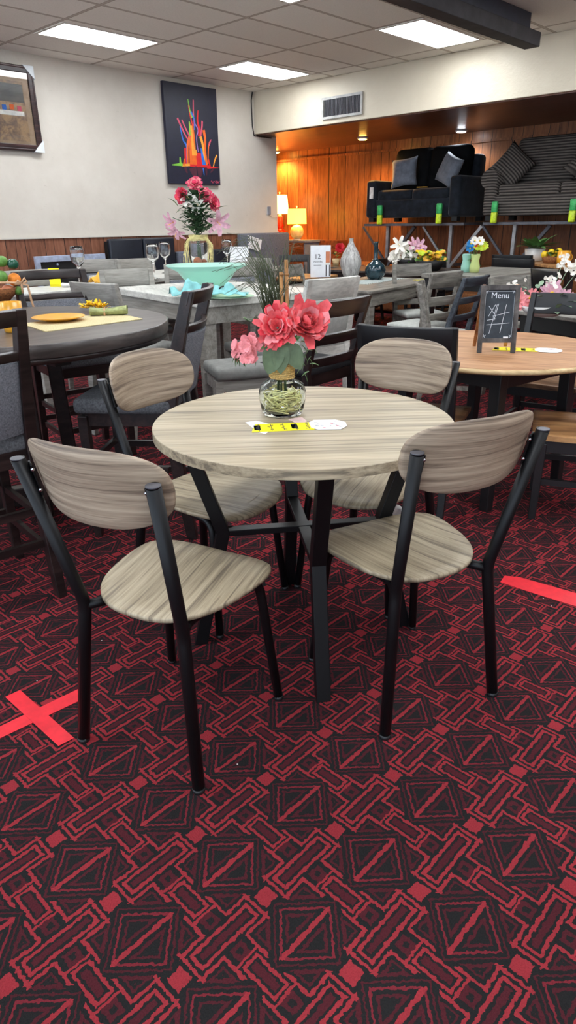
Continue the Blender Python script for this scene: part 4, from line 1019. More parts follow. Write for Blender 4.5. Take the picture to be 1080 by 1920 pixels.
for px in ((255, 512), (335, 516), (345, 503)):
    p = at(px[0], px[1], DZ); o = MB().lathe([(.05, 0), (.1, .008), (.13, .016), (.125, .018), (.05, .008), (.001, .008)], 28).build('dinner_plate', 'plate_white', None, loc=(p.x, p.y, DZ+.0005)); tag(o, {255: 'cream plate left of the wine glasses on the wall side table', 335: 'cream plate in front of the wine glasses', 345: 'cream plate behind the wine glasses near the flower vase'}[px[0]], 'plate')
# booklet leaning near the vase
p = at(430, 505, DZ)
o = MB().box((0, 0, .11), (.22, .01, .24), Matrix.Rotation(R(-24), 3, 'X')).build('menu_booklet', 'paper_white', None, loc=(5.75, 6.25, DZ), rot=(0, 0, HEAD-PI/2-.2)); tag(o, 'white printed booklet right of the tall flower vase', 'booklet')

# ---- E: table at the far left with small things
rect_table('counter_table', 'pale table at the far left behind the pub table', Vector((2.5, 5.10, 0)), Vector((.95, .05, 0)), Vector((-.03, .52, 0)), DZ, 'white_wood', 'grey_wood', .04, .09, .08)
l_, r_ = by_top((33, 506), (92, 503), 1.06, False, .2); dup(gc, l_, r_, 'grey counter chair at the far left below the wood wainscot', DG)
p = at(95, 527, DZ); o = MB().box((0, 0, .07), (.09, .012, .15)).box((0, .01, .02), (.09, .05, .004)).build('card_stand', 'paper_yellow', None, loc=(2.95, 5.5, DZ), rot=(0, 0, HEAD-PI/2)); tag(o, 'small bright yellow card standing on the far left table', 'card')
p = at(128, 524, DZ); napkin_roll((3.02, 5.32, DZ+.002), HEAD-PI/2, 'plate_white', 'cream rolled napkin on the far left table', .2)
p = at(170, 523, DZ); crumple('cloth_napkin', (3.30, 5.36, DZ+.002), 0, .2, .16, .12, 'yellow_cloth', 'mustard cloth napkin bunched upright at the far left table', seed=5)
wgp = at(139, 520, DZ); o = dup(wg, (3.22, 5.56, DZ), 0, 'large clear wine glass at the far left, before the silver headboard')
o['group'] = 'stemmed wine glasses'

# ---- headboards and boxes leaning on the white wall
t = thing('headboard', 'silver framed dark headboard leaning below the wood wainscot at left', 'headboard', (4.68, WY-.10, 0))
f = MB()
f.box((0, 0, 1.02), (.98, .05, .07)).box((-.46, 0, .5), (.06, .05, .98)).box((.46, 0, .5), (.06, .05, .98)); f.build('frame', 'silver_frame', t, bevel=.004)
MB().box((0, .005, .52), (.88, .02, .95)).build('panel', 'charcoal_leg', t)
f = MB()
for x_ in (-.2, .25):
    for z_ in (.95, .8): f.ball((x_, -.01, z_), .014, 8)
f.build('studs', 'silver_frame', t)
t = thing('headboard', 'black padded leather headboard standing against the wainscot', 'headboard', (5.77, WY-.11, 0))
MB().rbox((-.27, 0, .62), (.52, .09, 1.22), .025).rbox((.27, 0, .62), (.53, .09, 1.22), .025).build('padding', 'leather_navy', t)
MB().box((0, .03, .6), (1.1, .06, 1.2)).build('back', 'charcoal_leg', t)
t = thing('headboard', 'grey tufted headboard with nail trim, at the end of the white wall', 'headboard', (8.12, WY-.12, 0))
MB().rbox((0, 0, .63), (1.1, .1, 1.25), .03).build('padding', 'grey_linen', t)
f = MB()
for k in range(5):
    for q in range(2): f.ball((-.25+.16*k+(.08 if q else 0), -.052, 1.02-.18*q), .012, 8)
f.build('tuft_buttons', 'grey_linen', t)
f = MB()
for k in range(24): f.ball((-.40, -.052, .3+.04*k), .011, 6)
f.build('nail_trim', 'plate_white', t)
o = MB().box((0, 0, 0), (.26, .006, .18), Matrix.Rotation(.25, 3, 'Y')).mat('paper_ink').box((-.03, -.004, .03), (.12, .002, .07), Matrix.Rotation(.25, 3, 'Y'))
o.mats = ['paper_white', 'paper_ink']
o = o.build('leaflet', None, None, loc=(7.86, WY-.182, 1.10)); tag(o, 'white printed leaflet pinned on the grey tufted headboard', 'leaflet')
o = MB().rbox((0, 0, .52), (.55, .12, 1.03), .02).build('headboard', 'grey_linen', None, loc=(6.62, WY-.12, 0)); tag(o, 'low dark grey headboard behind the tall flower vase', 'headboard')
tag(MB().rbox((0, 0, .52), (.5, .12, 1.05), .02).build('headboard', 'leather_navy', None, loc=(7.25, WY-.12, 0)), 'low dark headboard left of the grey tufted one', 'headboard')

# ---- alcove: dresser, lamps
t = thing('dresser', 'grey and brown dresser carrying the lit round lamp', 'dresser', (9.75, 8.98, 0), R(90))
MB().box((0, 0, .54), (.75, .46, 1.06)).box((0, 0, 1.09), (.8, .5, .04)).build('body', 'grey_panel', t, bevel=.004)
for k in range(4): MB().box((0, .236, .17+.26*k), (.7, .02, .23)).build('drawer', 'dresser_wood', t)
tag(MB().box((0, 0, .55), (.3, .5, 1.1)).build('cabinet', 'dresser_wood', None, loc=(10.05, 8.42, 0)), 'brown wooden cabinet right of the grey dresser', 'cabinet')
def table_lamp(label, P, bodym, shadem, kind):
    t = thing('table_lamp', label, 'lamp', P)
    if kind == 'ball':
        MB().lathe([(.07, 0), (.075, .012), (.06, .02)], 28).build('base', 'white_pot', t)
        MB().ball((0, 0, .135), .125, 16, sz=.98).build('body', bodym, t)
        z0, z1, r0, r1 = .27, .52, .175, .165
    else:
        MB().lathe([(.06, 0), (.11, .01), (.12, .05), (.07, .09), (.05, .12), (.08, .16), (.045, .2), (.05, .30), (.02, .36)], 28).build('body', bodym, t)
        z0, z1, r0, r1 = .36, .68, .17, .14
    MB().tube([(0, 0, z0-.03), (0, 0, z1+.035)], .006, 8).ball((0, 0, z1+.04), .016, 8).build('finial', 'ceramic_cream', t)
    MB().lathe([(r0, z0), (r1, z1), (r1-.004, z1), (r0-.004, z0), (r0, z0)], 36, cap=False).build('lamp_shade', shadem, t)
    MB().ball((0, 0, z0+.1), .03, 8).build('bulb', 'bulb', t)
    return t
LP = Vector((9.72, 8.98, 1.11)); table_lamp('lit lamp with round cream body and yellow drum shade on the dresser', LP, 'ceramic_cream', 'shade_lit', 'ball')
tag(MB().box((0, 0, .6), (.4, .5, 1.2)).build('nightstand', 'dresser_wood', None, loc=(9.95, 9.58, 0)), 'brown cabinet under the red lamp, half hidden by the white wall', 'cabinet')
table_lamp('lit lamp with red body and pale shade, half hidden by the white wall', Vector((9.9, 9.58, 1.2)), 'ceramic_red', 'shade_lit_pale', 'tall')
for (px, py_), m_, lb, c_, e_ in (((529, 285), 'can_warm', 'round warm ceiling spotlight at the alcove corner behind the white wall', (1, .50, .14), 110), ((680, 258), 'can_warm', 'round warm ceiling spotlight in the wood alcove left of the black loveseat', (1, .50, .14), 80), ((865, 244), 'can_white', 'round white ceiling spotlight above the black loveseat', (.9, .95, 1), 30)):
    p = at(px, py_, AZ); p.x = min(p.x, 10.1)
    t = thing('spotlight', lb, 'ceiling light', (p.x, p.y, AZ-.002)); MB().lathe([(.075, -.022), (.085, -.02), (.09, 0)], 28).build('housing', 'white_plastic', t)
    MB().lathe([(.055, -.03), (.06, -.023)], 24).build('lens', m_, t)
    ld = bpy.data.lights.new('spot', 'SPOT'); ld.energy = e_; ld.color = c_; ld.spot_size = R(150); ld.spot_blend = .6; ld.shadow_soft_size = .06
    lo = bpy.data.objects.new('spot', ld); C.objects.link(lo); lo.location = (p.x, p.y, AZ-.06)
for nm, P, e_ in (('lamp_glow', LP+UP*.40, 26), ('lamp_glow', Vector((9.9, 9.58, 1.72)), 30)):
    ld = bpy.data.lights.new(nm, 'POINT'); ld.energy = e_; ld.color = (1, .55, .16); ld.shadow_soft_size = .06; lo = bpy.data.objects.new(nm, ld); C.objects.link(lo); lo.location = P

# ---- sofas on wall shelves
def wall_shelf(label, y0, y1, z):
    t = thing('wall_shelf', label, 'shelf', (AX, (y0+y1)/2, z)); w_ = y1-y0
    MB().box((-.02-.5, 0, -.02), (1.0, w_, .035)).build('platform', 'dark_steel', t)
    for k, s in enumerate((-.32, .32)):
        g = MB(); y = s*w_
        g.box((-.80, y, -.34), (.05, .05, .62)).build('upright', 'steel', t)
        MB().bar((-.80, y, -.62), (-.80, y+.5, -.05), .03, .03).bar((-.80, y-.02, -.62), (-.80, y-.5, -.05), .045, .045).build('brace', 'dark_steel' if k else 'steel', t)
        MB().bar((-.80, y, -.60), (-.03, y, -.60), .04, .04).build('wall_arm', 'dark_steel', t)
    return t
SZ = 1.39
wall_shelf('steel shelf frame fixed to the panelling, carrying the black loveseat', 5.35, 7.15, SZ-.02)
wall_shelf('steel shelf frame fixed to the panelling, carrying the corduroy sofa', 2.9, 5.05, SZ-.02)
def sofa(name, label, y0, y1, z, m_, rolled, cushm, ncush, backh):
    w_ = y1-y0; t = thing(name, label, 'sofa', (9.32, (y0+y1)/2, z), R(-90))   # local +x -> -Y world ... front is local -y? (front faces -X)
    # local frame: x along the sofa, front towards -y  (rotated so that the front faces the shop)
    D = .88
    for sx in (-1, 1):
        for yy in (.08, D-.1): MB().box((sx*(w_/2-.09), yy, .03), (.09, .09, .06)).build('foot', 'charcoal_leg', t)
    MB().rbox((0, D/2, .19), (w_-.06, D-.04, .26), .03).build('base', m_, t)
    for sx in (-1, 1):
        g = MB(); g.rbox((sx*(w_/2-.095), D/2-.01, .33), (.19, D, .54), .05)
        if rolled:
            ax_ = sx*(w_/2-.07); g.tube([(ax_, 0.0, .52), (ax_, D-.05, .52)], .125, 18)
        g.build('arm', m_, t)
    MB().rbox((0, D-.12, .52), (w_-.2, .22, .78), .06).build('back', m_, t)
    cw = (w_-.40)/ncush
    for k in range(ncush):
        x = -(w_-.40)/2+cw*(k+.5)
        MB().rbox((x, .36, .375), (cw-.008, .70, .15), .045, puff=.015).build('seat_cushion', m_, t)
        MB().rbox((x, D-.33, .74), (cw+.03, .24, .60), .09, M=Matrix.Rotation(R(-10), 4, 'X')).build('back_cushion', cushm, t)
    return t
def place_front(t): return t
s1 = sofa('loveseat', 'black velvet loveseat raised on the wall shelf', 5.44, 7.12, SZ, 'navy_velvet', False, 'black_velvet', 2, .5)
s2 = sofa('corduroy_sofa', 'brown grey corduroy sofa raised on the wall shelf at right edge', 2.95, 5.08, SZ, 'corduroy', True, 'corduroy', 2, .5)
def pillow(label, P, rot, size, m_, group=None, th=.16):
    hs = size/2; g = MB()
    for sg in (1, -1):
        def fn(u, v_):
            a, b_ = (u-.5)*2, (v_-.5)*2; pin = 1-.10*(1-a*a)*abs(b_)**2*.9; pin2 = 1-.10*(1-b_*b_)*abs(a)**2*.9
            return Vector((a*hs*pin2, sg*th/2*((1-a**4)*(1-b_**4))**.6, b_*hs*pin))
        g.sheet(fn if sg < 0 else (lambda u, v_, f=fn: f(1-u, v_)), 12, 12, 0)
    bmesh.ops.remove_doubles(g.bm, verts=g.bm.verts[:], dist=.0005)
    o = g.build('throw_pillow', m_, None, loc=P, rot=rot); return tag(o, label, 'pillow', group)
pillow('grey velvet pillow at the left arm of the black loveseat', (9.62, 6.62, SZ+.70), (R(-14), R(-6), R(-76)), .42, 'grey_velvet', 'grey velvet pillows')
pillow('grey velvet pillow tilted at the right arm of the black loveseat', (9.62, 5.83, SZ+.69), (R(-14), R(22), R(-112)), .42, 'grey_velvet', 'grey velvet pillows')
pillow('corduroy pillow standing on its corner at the left arm of the corduroy sofa', (9.58, 4.82, SZ+.68), (R(-14), R(40), R(-84)), .46, 'corduroy', 'corduroy pillows')
pillow('corduroy pillow at the right edge, on the right cushion', (9.58, 3.78, SZ+.64), (R(-30), R(35), R(-90)), .44, 'corduroy', 'corduroy pillows')
# corner guards of green and lime tape at the shelf edge
for px, lb in (((712, 405), 'green and yellow edge bumper at the left of the black loveseat'), ((823, 403), 'green and yellow edge bumper at the right of the black loveseat'), ((927, 396), 'green and yellow edge bumper at the left of the corduroy sofa'), ((1074, 394), 'green and yellow edge bumper at the right photo edge')):
    p = at_x(px[0], px[1], 9.27); t = thing('edge_bumper', lb, 'edge bumper', (9.27, p.y, SZ+.09), 0, 'green and yellow edge bumpers')
    MB().rbox((0, 0, .08), (.05, .085, .14), .015).build('green_half', 'tape_green', t); MB().rbox((0, 0, -.055), (.05, .085, .14), .015).build('yellow_half', 'tape_lime', t)
tag(MB().box((0, 0, 0), (.1, .16, .01), Matrix.Rotation(.5, 3, 'Z')).build('hang_tag', 'yellow_cloth', None, loc=(9.5, 6.2, SZ+.475)), 'long pale tag lying on the black loveseat seat', 'tag')
tag(MB().box((0, 0, 0), (.01, .07, .16)).build('hang_tag', 'plate_white', None, loc=(9.305, 7.0, SZ+.42)), 'white tag hanging at the left arm of the black loveseat', 'tag')
# low sofas standing in the alcove under the shelf
for y0, y1, lb in ((5.9, 7.9, 'low brown sofa on the floor under the black loveseat'), (3.6, 5.7, 'low brown sofa on the floor under the corduroy sofa')):
    t = thing('low_sofa', lb, 'sofa', (9.38, (y0+y1)/2, 0), R(-90)); w_ = y1-y0
    MB().rbox((0, .45, .22), (w_, .9, .36), .05).build('base', 'walnut_fabric' if False else 'wicker', t); MB().rbox((0, .78, .50), (w_, .24, .50), .09).build('back', 'wicker', t)
    for sx in (-1, 1): MB().rbox((sx*(w_/2-.12), .42, .42), (.24, .85, .42), .09).build('arm', 'wicker', t)

# ---- F: grey dining table with vases (centre right)
f0 = at(698, 546, .76); f1 = at(810, 522, .76); fu = (f1-f0).normalized(); fv = Vector((-fu.y, fu.x, 0))
fu = Vector((math.cos(R(9)), math.sin(R(9)), 0)); fv = Vector((-fu.y, fu.x, 0))
rect_table('dining_table', 'grey dining table with thick top holding the two vases', f0, fu*1.75, fv*1.0, .76, 'taupe_wood', 'taupe_wood', .03, .12, .1)
FP = at(657, 524, .76)
Ht = up_z(657, 447, FP)-.76; k = Ht/.46; rw = .105*k/1.0
vase_lathe('ceramic_vase', 'tall streaked grey ceramic bottle vase on the grey table', FP, [(x_*k, z_*k) for x_, z_ in ((.06, 0), (.072, .004), (.10, .07), (.128, .17), (.124, .23), (.09, .31), (.045, .38), (.026, .42), (.026, .455), (.030, .46), (.024, .458), (.02, .42))], 'streak_ceramic')
FQ = at(703, 524, .76); Ht = up_z(703, 453, FQ)-.76; k = Ht/.46
vase_lathe('bottle_vase', 'glossy dark teal round vase with a long straight neck', FQ, [(x_*k, z_*k) for x_, z_ in ((.07, 0), (.085, .004), (.125, .06), (.135, .12), (.115, .175), (.07, .215), (.034, .24), (.028, .27), (.028, .44), (.036, .46), (.026, .458), (.022, .28))], 'teal_glaze')
cl_ = [at(*q, .76) for q in ((668, 531), (690, 536), (795, 524), (745, 517))]
rp = (cl_[0]+cl_[1])/2
tag(MB().box((.5, 0, .0015), (1.0, .34, .003)).build('table_runner', 'striped_cloth', None, loc=(rp.x, rp.y+.12, .7605), rot=(0, 0, R(9))), 'grey and white striped runner under the dark bottle vase', 'runner')
pt = at(775, 526, .76); price_tag(Vector((pt.x, pt.y, .762)), _RT, 'yellow price strip at the far end of the grey table', 1.0)
fw = dict(w=.46, d=.43, sh=.46, bh=.96, wood_='taupe_wood', seatm='light_cushion', slats=((.82, .95), (.66, .74), (.53, .59)), stretch=(.2,), post=(.045, .045))
FG = 'grey ladder back dining chairs'
l_, r_ = by_top((799, 513), (868, 507), .96, True, .26); fc = dchair('dining_chair', 'grey ladder back dining chair right of the grey table, seen from behind', l_, r_, group=FG, **fw)
l_, r_ = by_top((738, 496), (811, 494), .96, False, .25); dup(fc, l_, r_, 'grey dining chair at the far side of the grey table', FG)
P_ = f0 + fu*.65 + fv*.05; dup(fc, (P_.x, P_.y, 0), R(9)+.0, 'grey dining chair tucked under the near side of the grey table', FG) if False else None
P_ = f0 + fu*.42 + fv*.98; dup(fc, (P_.x, P_.y, 0), R(9)+PI, 'grey dining chair behind the tall streaked vase', FG)
sl = dict(fw); sl.update(wood_='slate_wood', w=.5, slats=((.88, .95), (.74, .79), (.60, .65)))
l_, r_ = by_top((833, 532), (918, 518), .93, True, .26); dchair('dining_chair', 'slate blue ladder back chair left of the chalkboard sign', l_, r_, rake=.14, **sl)
dk = dict(w=.46, d=.38, sh=.60, bh=1.0, wood_='espresso', seatm='black_cushion', slats=((.865, .95), (.72, .775), (.60, .65)), stretch=(.2,), post=(.034, .04))
l_, r_ = by_top((594, 565), (683, 552), 1.0, True, .25); dchair('dining_chair', 'dark brown ladder back chair right of the coral flowers', l_, r_, rake=.12, **dk)

# ---- G: round honey oak drop leaf table with black base (right)
GC = Vector((3.38, 1.72, 0)); GR = .62; GZ = .76
t = thing('drop_leaf_table', 'round honey oak drop leaf table with black legs at right', 'table', (GC.x, GC.y, 0), R(-8))
MB().lathe([(GR-.02, GZ-.028), (GR, GZ-.02), (GR, GZ-.006), (GR-.012, GZ-.0005)], 96).build('table_edge', 'honey_edge', t)
g = MB(); n = 48
for sgn in (-1, 0, 1):
    out = []
    cut = .36
    if sgn == 0:
        a0 = math.acos(cut/(GR-.012)); pts = [a0+(PI-2*a0)*k/20 for k in range(21)]; pts += [PI+a0+(PI-2*a0)*k/20 for k in range(21)]
        out = [((GR-.012)*math.cos(a)*.999, (GR-.012)*math.sin(a)) for a in pts]
    else:
        a0 = math.acos(cut/(GR-.012)); rng = [-a0+2*a0*k/20 for k in range(21)]; out = [((GR-.012)*math.cos(a)*sgn+.0015*sgn, (GR-.012)*math.sin(a)*sgn) for a in rng]
    g.prism(out, GZ-.004, GZ+.0005)
g.build('tabletop', 'honey', t)
g = MB(); g.box((0, .3, GZ-.08), (.64, .02, .1)).box((0, -.3, GZ-.08), (.64, .02, .1)).box((.32, 0, GZ-.08), (.02, .6, .1)).box((-.32, 0, GZ-.08), (.02, .6, .1)); g.build('apron', 'black_paint', t)
for sx in (-1, 1):
    for sy in (-1, 1): MB().bar((sx*.31, sy*.29, GZ-.03), (sx*.33, sy*.31, 0), .065, .065, w2=.05, h2=.05).build('leg', 'black_paint', t, bevel=.004)
kw_ = dict(w=.47, d=.44, sh=.46, bh=.95, wood_='black_paint', seatm='walnut_seat', seatwood=True, slats=((.82, .95),), stretch=(.2,), post=(.042, .045))
GGp = 'black chairs with wooden seats'
l_, r_ = by_top((677, 606), (857, 614), .95, True, .27)
kc = dchair('dining_chair', 'black dining chair behind the right rear bistro chair', l_, r_, group=GGp, bow=.05, **kw_)
dup(kc, (3.86, 1.82, 0), R(95), 'black dining chair beyond the round oak table, right of chalkboard', GGp) if False else None
l_, r_ = by_top((974, 553), (1068, 560), .95, False, .22)
dup(kc, (GC.x+.78, GC.y+.0, 0), R(98), 'black dining chair beyond the round oak table, right of chalkboard', GGp)
dup(kc, (3.2, 1.30, 0), R(10), 'black dining chair with scooped wooden seat under the near edge of the oak table', GGp) if False else None
sk = dict(kw_); sk.update(seatm='oak_seat_brown', sh=.43)
dchair('dining_chair', 'black chair with honey brown seat cut by the right edge', (3.34, 1.15, 0), R(24), group=None, **sk)
# chalkboard
ma, mb_ = at(894, 662, GZ), at(965, 662, GZ); mdir = (mb_-ma).normalized(); mw = (mb_-ma).length; mn = Vector((-mdir.y, mdir.x, 0)); mn = mn if mn.dot(_FH) > 0 else -mn
H0 = up_z(930, 537, (ma+mb_)/2)-GZ
t = thing('chalkboard_sign', 'small standing chalkboard menu sign on the round oak table', 'sign', ((ma.x+mb_.x)/2, (ma.y+mb_.y)/2, GZ+.001), math.atan2(mdir.y, mdir.x))
tl = R(-7); Mt = Matrix.Rotation(tl, 4, 'X')
g = MB(); hh = H0+.004
for s in (-1, 1): g.box(Mt @ Vector((s*(mw/2-.011), 0, hh/2)), (.022, .016, hh), Mt.to_3x3())
g.box(Mt @ Vector((0, 0, hh-.011)), (mw-.044, .016, .022), Mt.to_3x3()).box(Mt @ Vector((0, 0, .062)), (mw-.044, .016, .022), Mt.to_3x3()); g.build('frame', 'sign_wood', t)
MB().box(Mt @ Vector((0, .004, (hh+.06)/2)), (mw-.044, .005, hh-.07), Mt.to_3x3()).build('board', 'chalkboard', t)
M2 = Mt @ Matrix.Translation((0, -.0002, 0)) @ Matrix.Rotation(PI/2, 4, 'X')
text_mesh('Menu', .042, 'lettering', 'chalk', t, Mt @ Matrix.Translation((0, .0008, hh-.062)) @ Matrix.Rotation(PI/2, 4, 'X'), sx=.95)
g = MB()
def chalk(a, b_, w_=.0022): g.bar(Mt @ Vector((a[0], .0008, a[1])), Mt @ Vector((b_[0], .0008, b_[1])), w_, .0006, up=(0, 1, 0))
q = hh
chalk((-.022, .48*q), (-.005, .73*q)); chalk((-.048, .66*q), (-.022, .74*q)) if False else None
chalk((.012, .30*q), (.034, .72*q)); chalk((-.042, .29*q), (-.012, .72*q)); chalk((-.052, .70*q), (-.022, .58*q)); chalk((-.05, .55*q), (-.02, .72*q))
chalk((-.03, .55*q), (.052, .61*q)); chalk((-.058, .42*q), (.056, .45*q)); chalk((-.056, .49*q), (-.012, .51*q))
for sx in (-1, 1):
    for zz in (.245*q, .90*q): chalk((sx*.07, zz), (sx*.058, zz+.008)); chalk((sx*.07, zz+.012), (sx*.062, zz-.006))
for s in (-1, 1): chalk((s*.071, .21*q), (s*.071, .91*q), .0012)
chalk((-.071, .21*q), (.071, .21*q), .0012); chalk((-.071, .91*q), (.071, .91*q), .0012)
g.build('chalk_marks', 'chalk', t)
MB().box(Mt @ Vector((.04, -.011, .077)), (.024, .008, .007)).build('chalk_stick', 'paper_white', t)
g = MB(); Mb = Matrix.Translation((0, hh*math.sin(-tl)+.004, hh*.99)) @ Matrix.Rotation(R(20), 4, 'X')
for s in (-1, 1): g.box(Mb @ Vector((s*(mw/2-.014)-.0, .0, -hh*.51)), (.016, .012, hh*1.03), Mb.to_3x3())
g.box(Mb @ Vector((0, 0, -.02)), (mw-.044, .012, .02), Mb.to_3x3()).box(Mb @ Vector((0, 0, -hh*.75)), (mw-.044, .012, .02), Mb.to_3x3()); g.build('rear_legs', 'easel_wood', t)
pa = at(922, 657, GZ); pb = at(1056, 662, GZ); price_tag(Vector((pa.x, pa.y, GZ+.0012)), (pb-pa).normalized(), 'yellow price strip and white card under the chalkboard sign', (pb-pa).length/.366)

# ---- right background: more tables, chairs and flowers
HT = .76
h0 = at(870, 512, .92)
rect_table('dining_table', 'pale grey tall table with the flower filled glass vases at right', at(925, 519, .92)-Vector((0, 0, .92)), Vector((1.3, -.05, 0)), Vector((.03, .78, 0)), .92, 'taupe_wood', 'black_paint', .04, .1, .08)
P_ = at(1000, 560, .76)
rect_table('dining_table', 'grey dining table behind the chalkboard, holding pink and white daisies', Vector((4.65, 1.35, 0)), Vector((1.5, -.5, 0)), Vector((.33, 1.0, 0)), .76, 'grey_wood', 'black_paint', .03, .1, .08)
bk = dict(w=.50, d=.42, sh=.55, bh=1.0, wood_='black_paint', seatm='black_cushion', slats=((.80, .95),), stretch=(.2,), post=(.04, .045))
l_, r_ = by_top((928, 484), (1002, 486), 1.0, True, .25); bkc = dchair('counter_chair', 'black counter chair at the right background below the green plant', l_, r_, group='black counter chairs', **bk)
l_, r_ = by_top((925, 478), (1010, 479), 1.0, True, .25); dup(bkc, l_+_FH*.1, r_, 'black counter chair behind the first one, below the green plant', 'black counter chairs')
l_, r_ = by_top((548, 478), (582, 477), 1.0, True, .2); 
sp2 = dict(bk); sp2.update(sh=.46, bh=.98, w=.44, spindles=5, slats=((.86, .95),)); dchair('dining_chair', 'dark spindle back chair in front of the grey dresser', Vector((7.2, 6.7, 0)), HEAD-PI/2+PI, **sp2)
l_, r_ = by_top((695, 494), (770, 484), 1.0, True, .2); 
bkd = None
for px0, px1, lb in (((665, 489), (735, 480), 'dark curved back chair behind the dark bottle vase'), ((760, 485), (845, 486), 'dark curved back chair under the white lilies')):
    l_, r_ = by_top(px0, px1, .90, True, .2)
    if bkd is None: bkd = dchair('dining_chair', lb, l_, r_, w=.6, d=.45, sh=.46, bh=.90, wood_='black_paint', seatm='black_cushion', slats=((.78, .95),), post=(.04, .045), bow=.08, group='dark curved back chairs')
    else: dup(bkd, l_, r_, lb, 'dark curved back chairs')
# dark table further back carrying the lilies
rect_table('dining_table', 'dark table in the background carrying white lilies', Vector((7.45, 4.85, 0)), Vector((1.15, 0, 0)), Vector((0, 1.55, 0)), .80, 'espresso_top', 'espresso', .03, .1, .08)
def bouquet(name, label, P, items, leaves=30, spread=.1, h=.25, lm='leaf_mid', vm=None):
    t = thing(name, label, 'flowers', P); 
    for kind, dx, dz, r_, m_ in items:
        c = vp(dx, dz, .03); g = MB()
        if kind == 'r': rosette(g, c, vp(dx*3, .5, 1), r_, 4, [m_, m_], wfac=.55)
        elif kind == 'd': rosette(g, c, vp(dx*3, .4, 1), r_, 2, [m_, m_], wfac=.3, closed=.3); g.mat('petal_yellow').ball(c+vp(0, .0, r_*.15), r_*.2, 8)
        elif kind == 'l': g.bm.free(); g = lily(c, vp(dx*3, .3, 1), r_, m_)
        elif kind == 's':
            for k in range(16): rosette(g, c+rv(r_), vp(0, .4, 1)+rv(.5), r_*.24, 1, [m_], wfac=.9)
        g.build('blossom_sprig' if kind == 's' else 'flower', None, t)
    g = MB()
    for k in range(leaves):
        a = random.uniform(0, 2*PI); leaf(g, vp(spread*math.cos(a)*random.random(), h*random.uniform(.2, .9), spread*math.sin(a)), vp(math.cos(a), random.uniform(0, 1), math.sin(a)), random.uniform(.05, .09), .03)
    for it in items[:14]: g.tube([vp(0, 0, 0), vp(it[1], it[2], 0)], .0025, 5)
    g.build('foliage', lm, t); return t
LV = Vector((8.0, 5.9, .80)); k_ = 1.0
d_ = ray(766, 478); LV = Vector((0, 0, 0)) + d_*(9.95/d_.xy.length); LV.z = .80; LV = Vector((8.1, 5.95, .80))
d_ = ray(766, 478); LV = d_*(9.9/d_.xy.length); LV.z = .83
tag(MB().lathe([(.10, 0), (.14, .03), (.17, .09), (.165, .09), (.13, .03), (.01, .01)], 28).build('planter', 'charcoal_leg', None, loc=LV), 'low dark bowl holding the white lilies', 'bowl')
bouquet('lily_arrangement', 'white and pink lilies in the background above dark chairs', LV, [('l', -.13, .26, .10, 'petal_white'), ('l', -.05, .20, .10, 'petal_white'), ('r', -.03, .12, .09, 'petal_white'), ('l', .05, .10, .09, 'petal_white'), ('l', .12, .25, .09, 'petal_pale'), ('l', .17, .17, .08, 'petal_pale'), ('r', -.19, .12, .09, 'petal_white'), ('r', .06, .18, .08, 'petal_white'), ('l', .05, .27, .08, 'petal_pale')], 20, .15, .2)
p = ray(808, 480); p = p*(9.4/p.xy.length); p.z = .93
tag(MB().lathe([(.10, 0), (.13, .02), (.20, .125), (.19, .125), (.12, .02), (.01, .01)], 28).build('planter', 'charcoal_leg', None, loc=(p.x, p.y, .8)), 'dark bowl under the heap of yellow and green flowers', 'bowl')
g = MB()
for k in range(60): g.mat(random.choice(['petal_yellow', 'lime_fruit', 'petal_lime', 'yellow_cloth'])); rosette(g, vp(random.uniform(-.17, .17), random.uniform(0, .1), random.uniform(-.05, .05)), vp(0, 1, .5)+rv(.6), .04, 1, [g.mats[g.cur]], wfac=.9)
tag(g.build('flower_heap', None, None, loc=p), 'heap of yellow and green artificial flowers right of the lilies', 'flowers')
# glass vases with gerberas
gp = at(889, 511, .92)
for dx, m_, lb in ((-.035, 'teal_glass', 'pale blue glass vase behind the green one'), (.0, 'lime_glass', 'lime green curvy glass vase holding bright daisies')):
    if m_ == 'lime_glass' and m_ not in MATS: glass('lime_glass', srgb(226, 238, 160), .3); MATS['lime_glass'].node_tree.nodes['Principled BSDF'].inputs['Transmission Weight'].default_value = .4
    vase_lathe('glass_vase', lb, gp + _RT*dx*2.0 + _FH*(.06 if dx < 0 else 0), [(.035, 0), (.045, .005), (.05, .05), (.036, .11), (.045, .16), (.038, .17), (.03, .11), (.042, .05), (.02, .01)], m_, 24)
bouquet('daisy_bouquet', 'bright white, blue and lime gerbera daisies in the green glass vase', gp+UP*.02, [('d', -.065, .245, .04, 'petal_blue'), ('d', -.07, .205, .038, 'petal_blue'), ('d', -.03, .27, .04, 'petal_white'), ('d', .02, .27, .04, 'petal_white'), ('d', .01, .225, .048, 'petal_lime'), ('d', .06, .22, .045, 'petal_lime'), ('d', -.03, .235, .03, 'petal_red')], 4, .02, .2)
# green plant and fruit at the right background
PP_ = ray(1000, 492); PP_ = PP_*(9.7/PP_.xy.length); mm = ray(1056, 490); mm = mm*(9.0/mm.xy.length)
_e = (mm-PP_); _e.z = 0; _l = _e.length; _e.normalize(); _n = Vector((-_e.y, _e.x, 0)); _n = _n if _n.dot(_FH) > 0 else -_n; _q = PP_ - _e*.45 - _n*.22
rect_table('dining_table', 'wooden table at the right background under the green plant', Vector((_q.x, _q.y, 0)), _e*(_l+1.0), _n*.55, .90, 'oak_seat_brown', 'espresso', .03, .1, .08)
PP_.z = .902
t = thing('plant_pot', 'white pot of the green leafy plant at right', 'pot', PP_); MB().lathe([(.06, 0), (.085, .004), (.105, .15), (.1, .15), (.08, .02), (.01, .01)], 28, sx=1.2, sy=1.2).build('pot', 'white_pot', t)
t = thing('succulent_plant', 'leafy green plant with thick leaves in the white pot', 'plant', PP_+UP*.13)
g = MB()
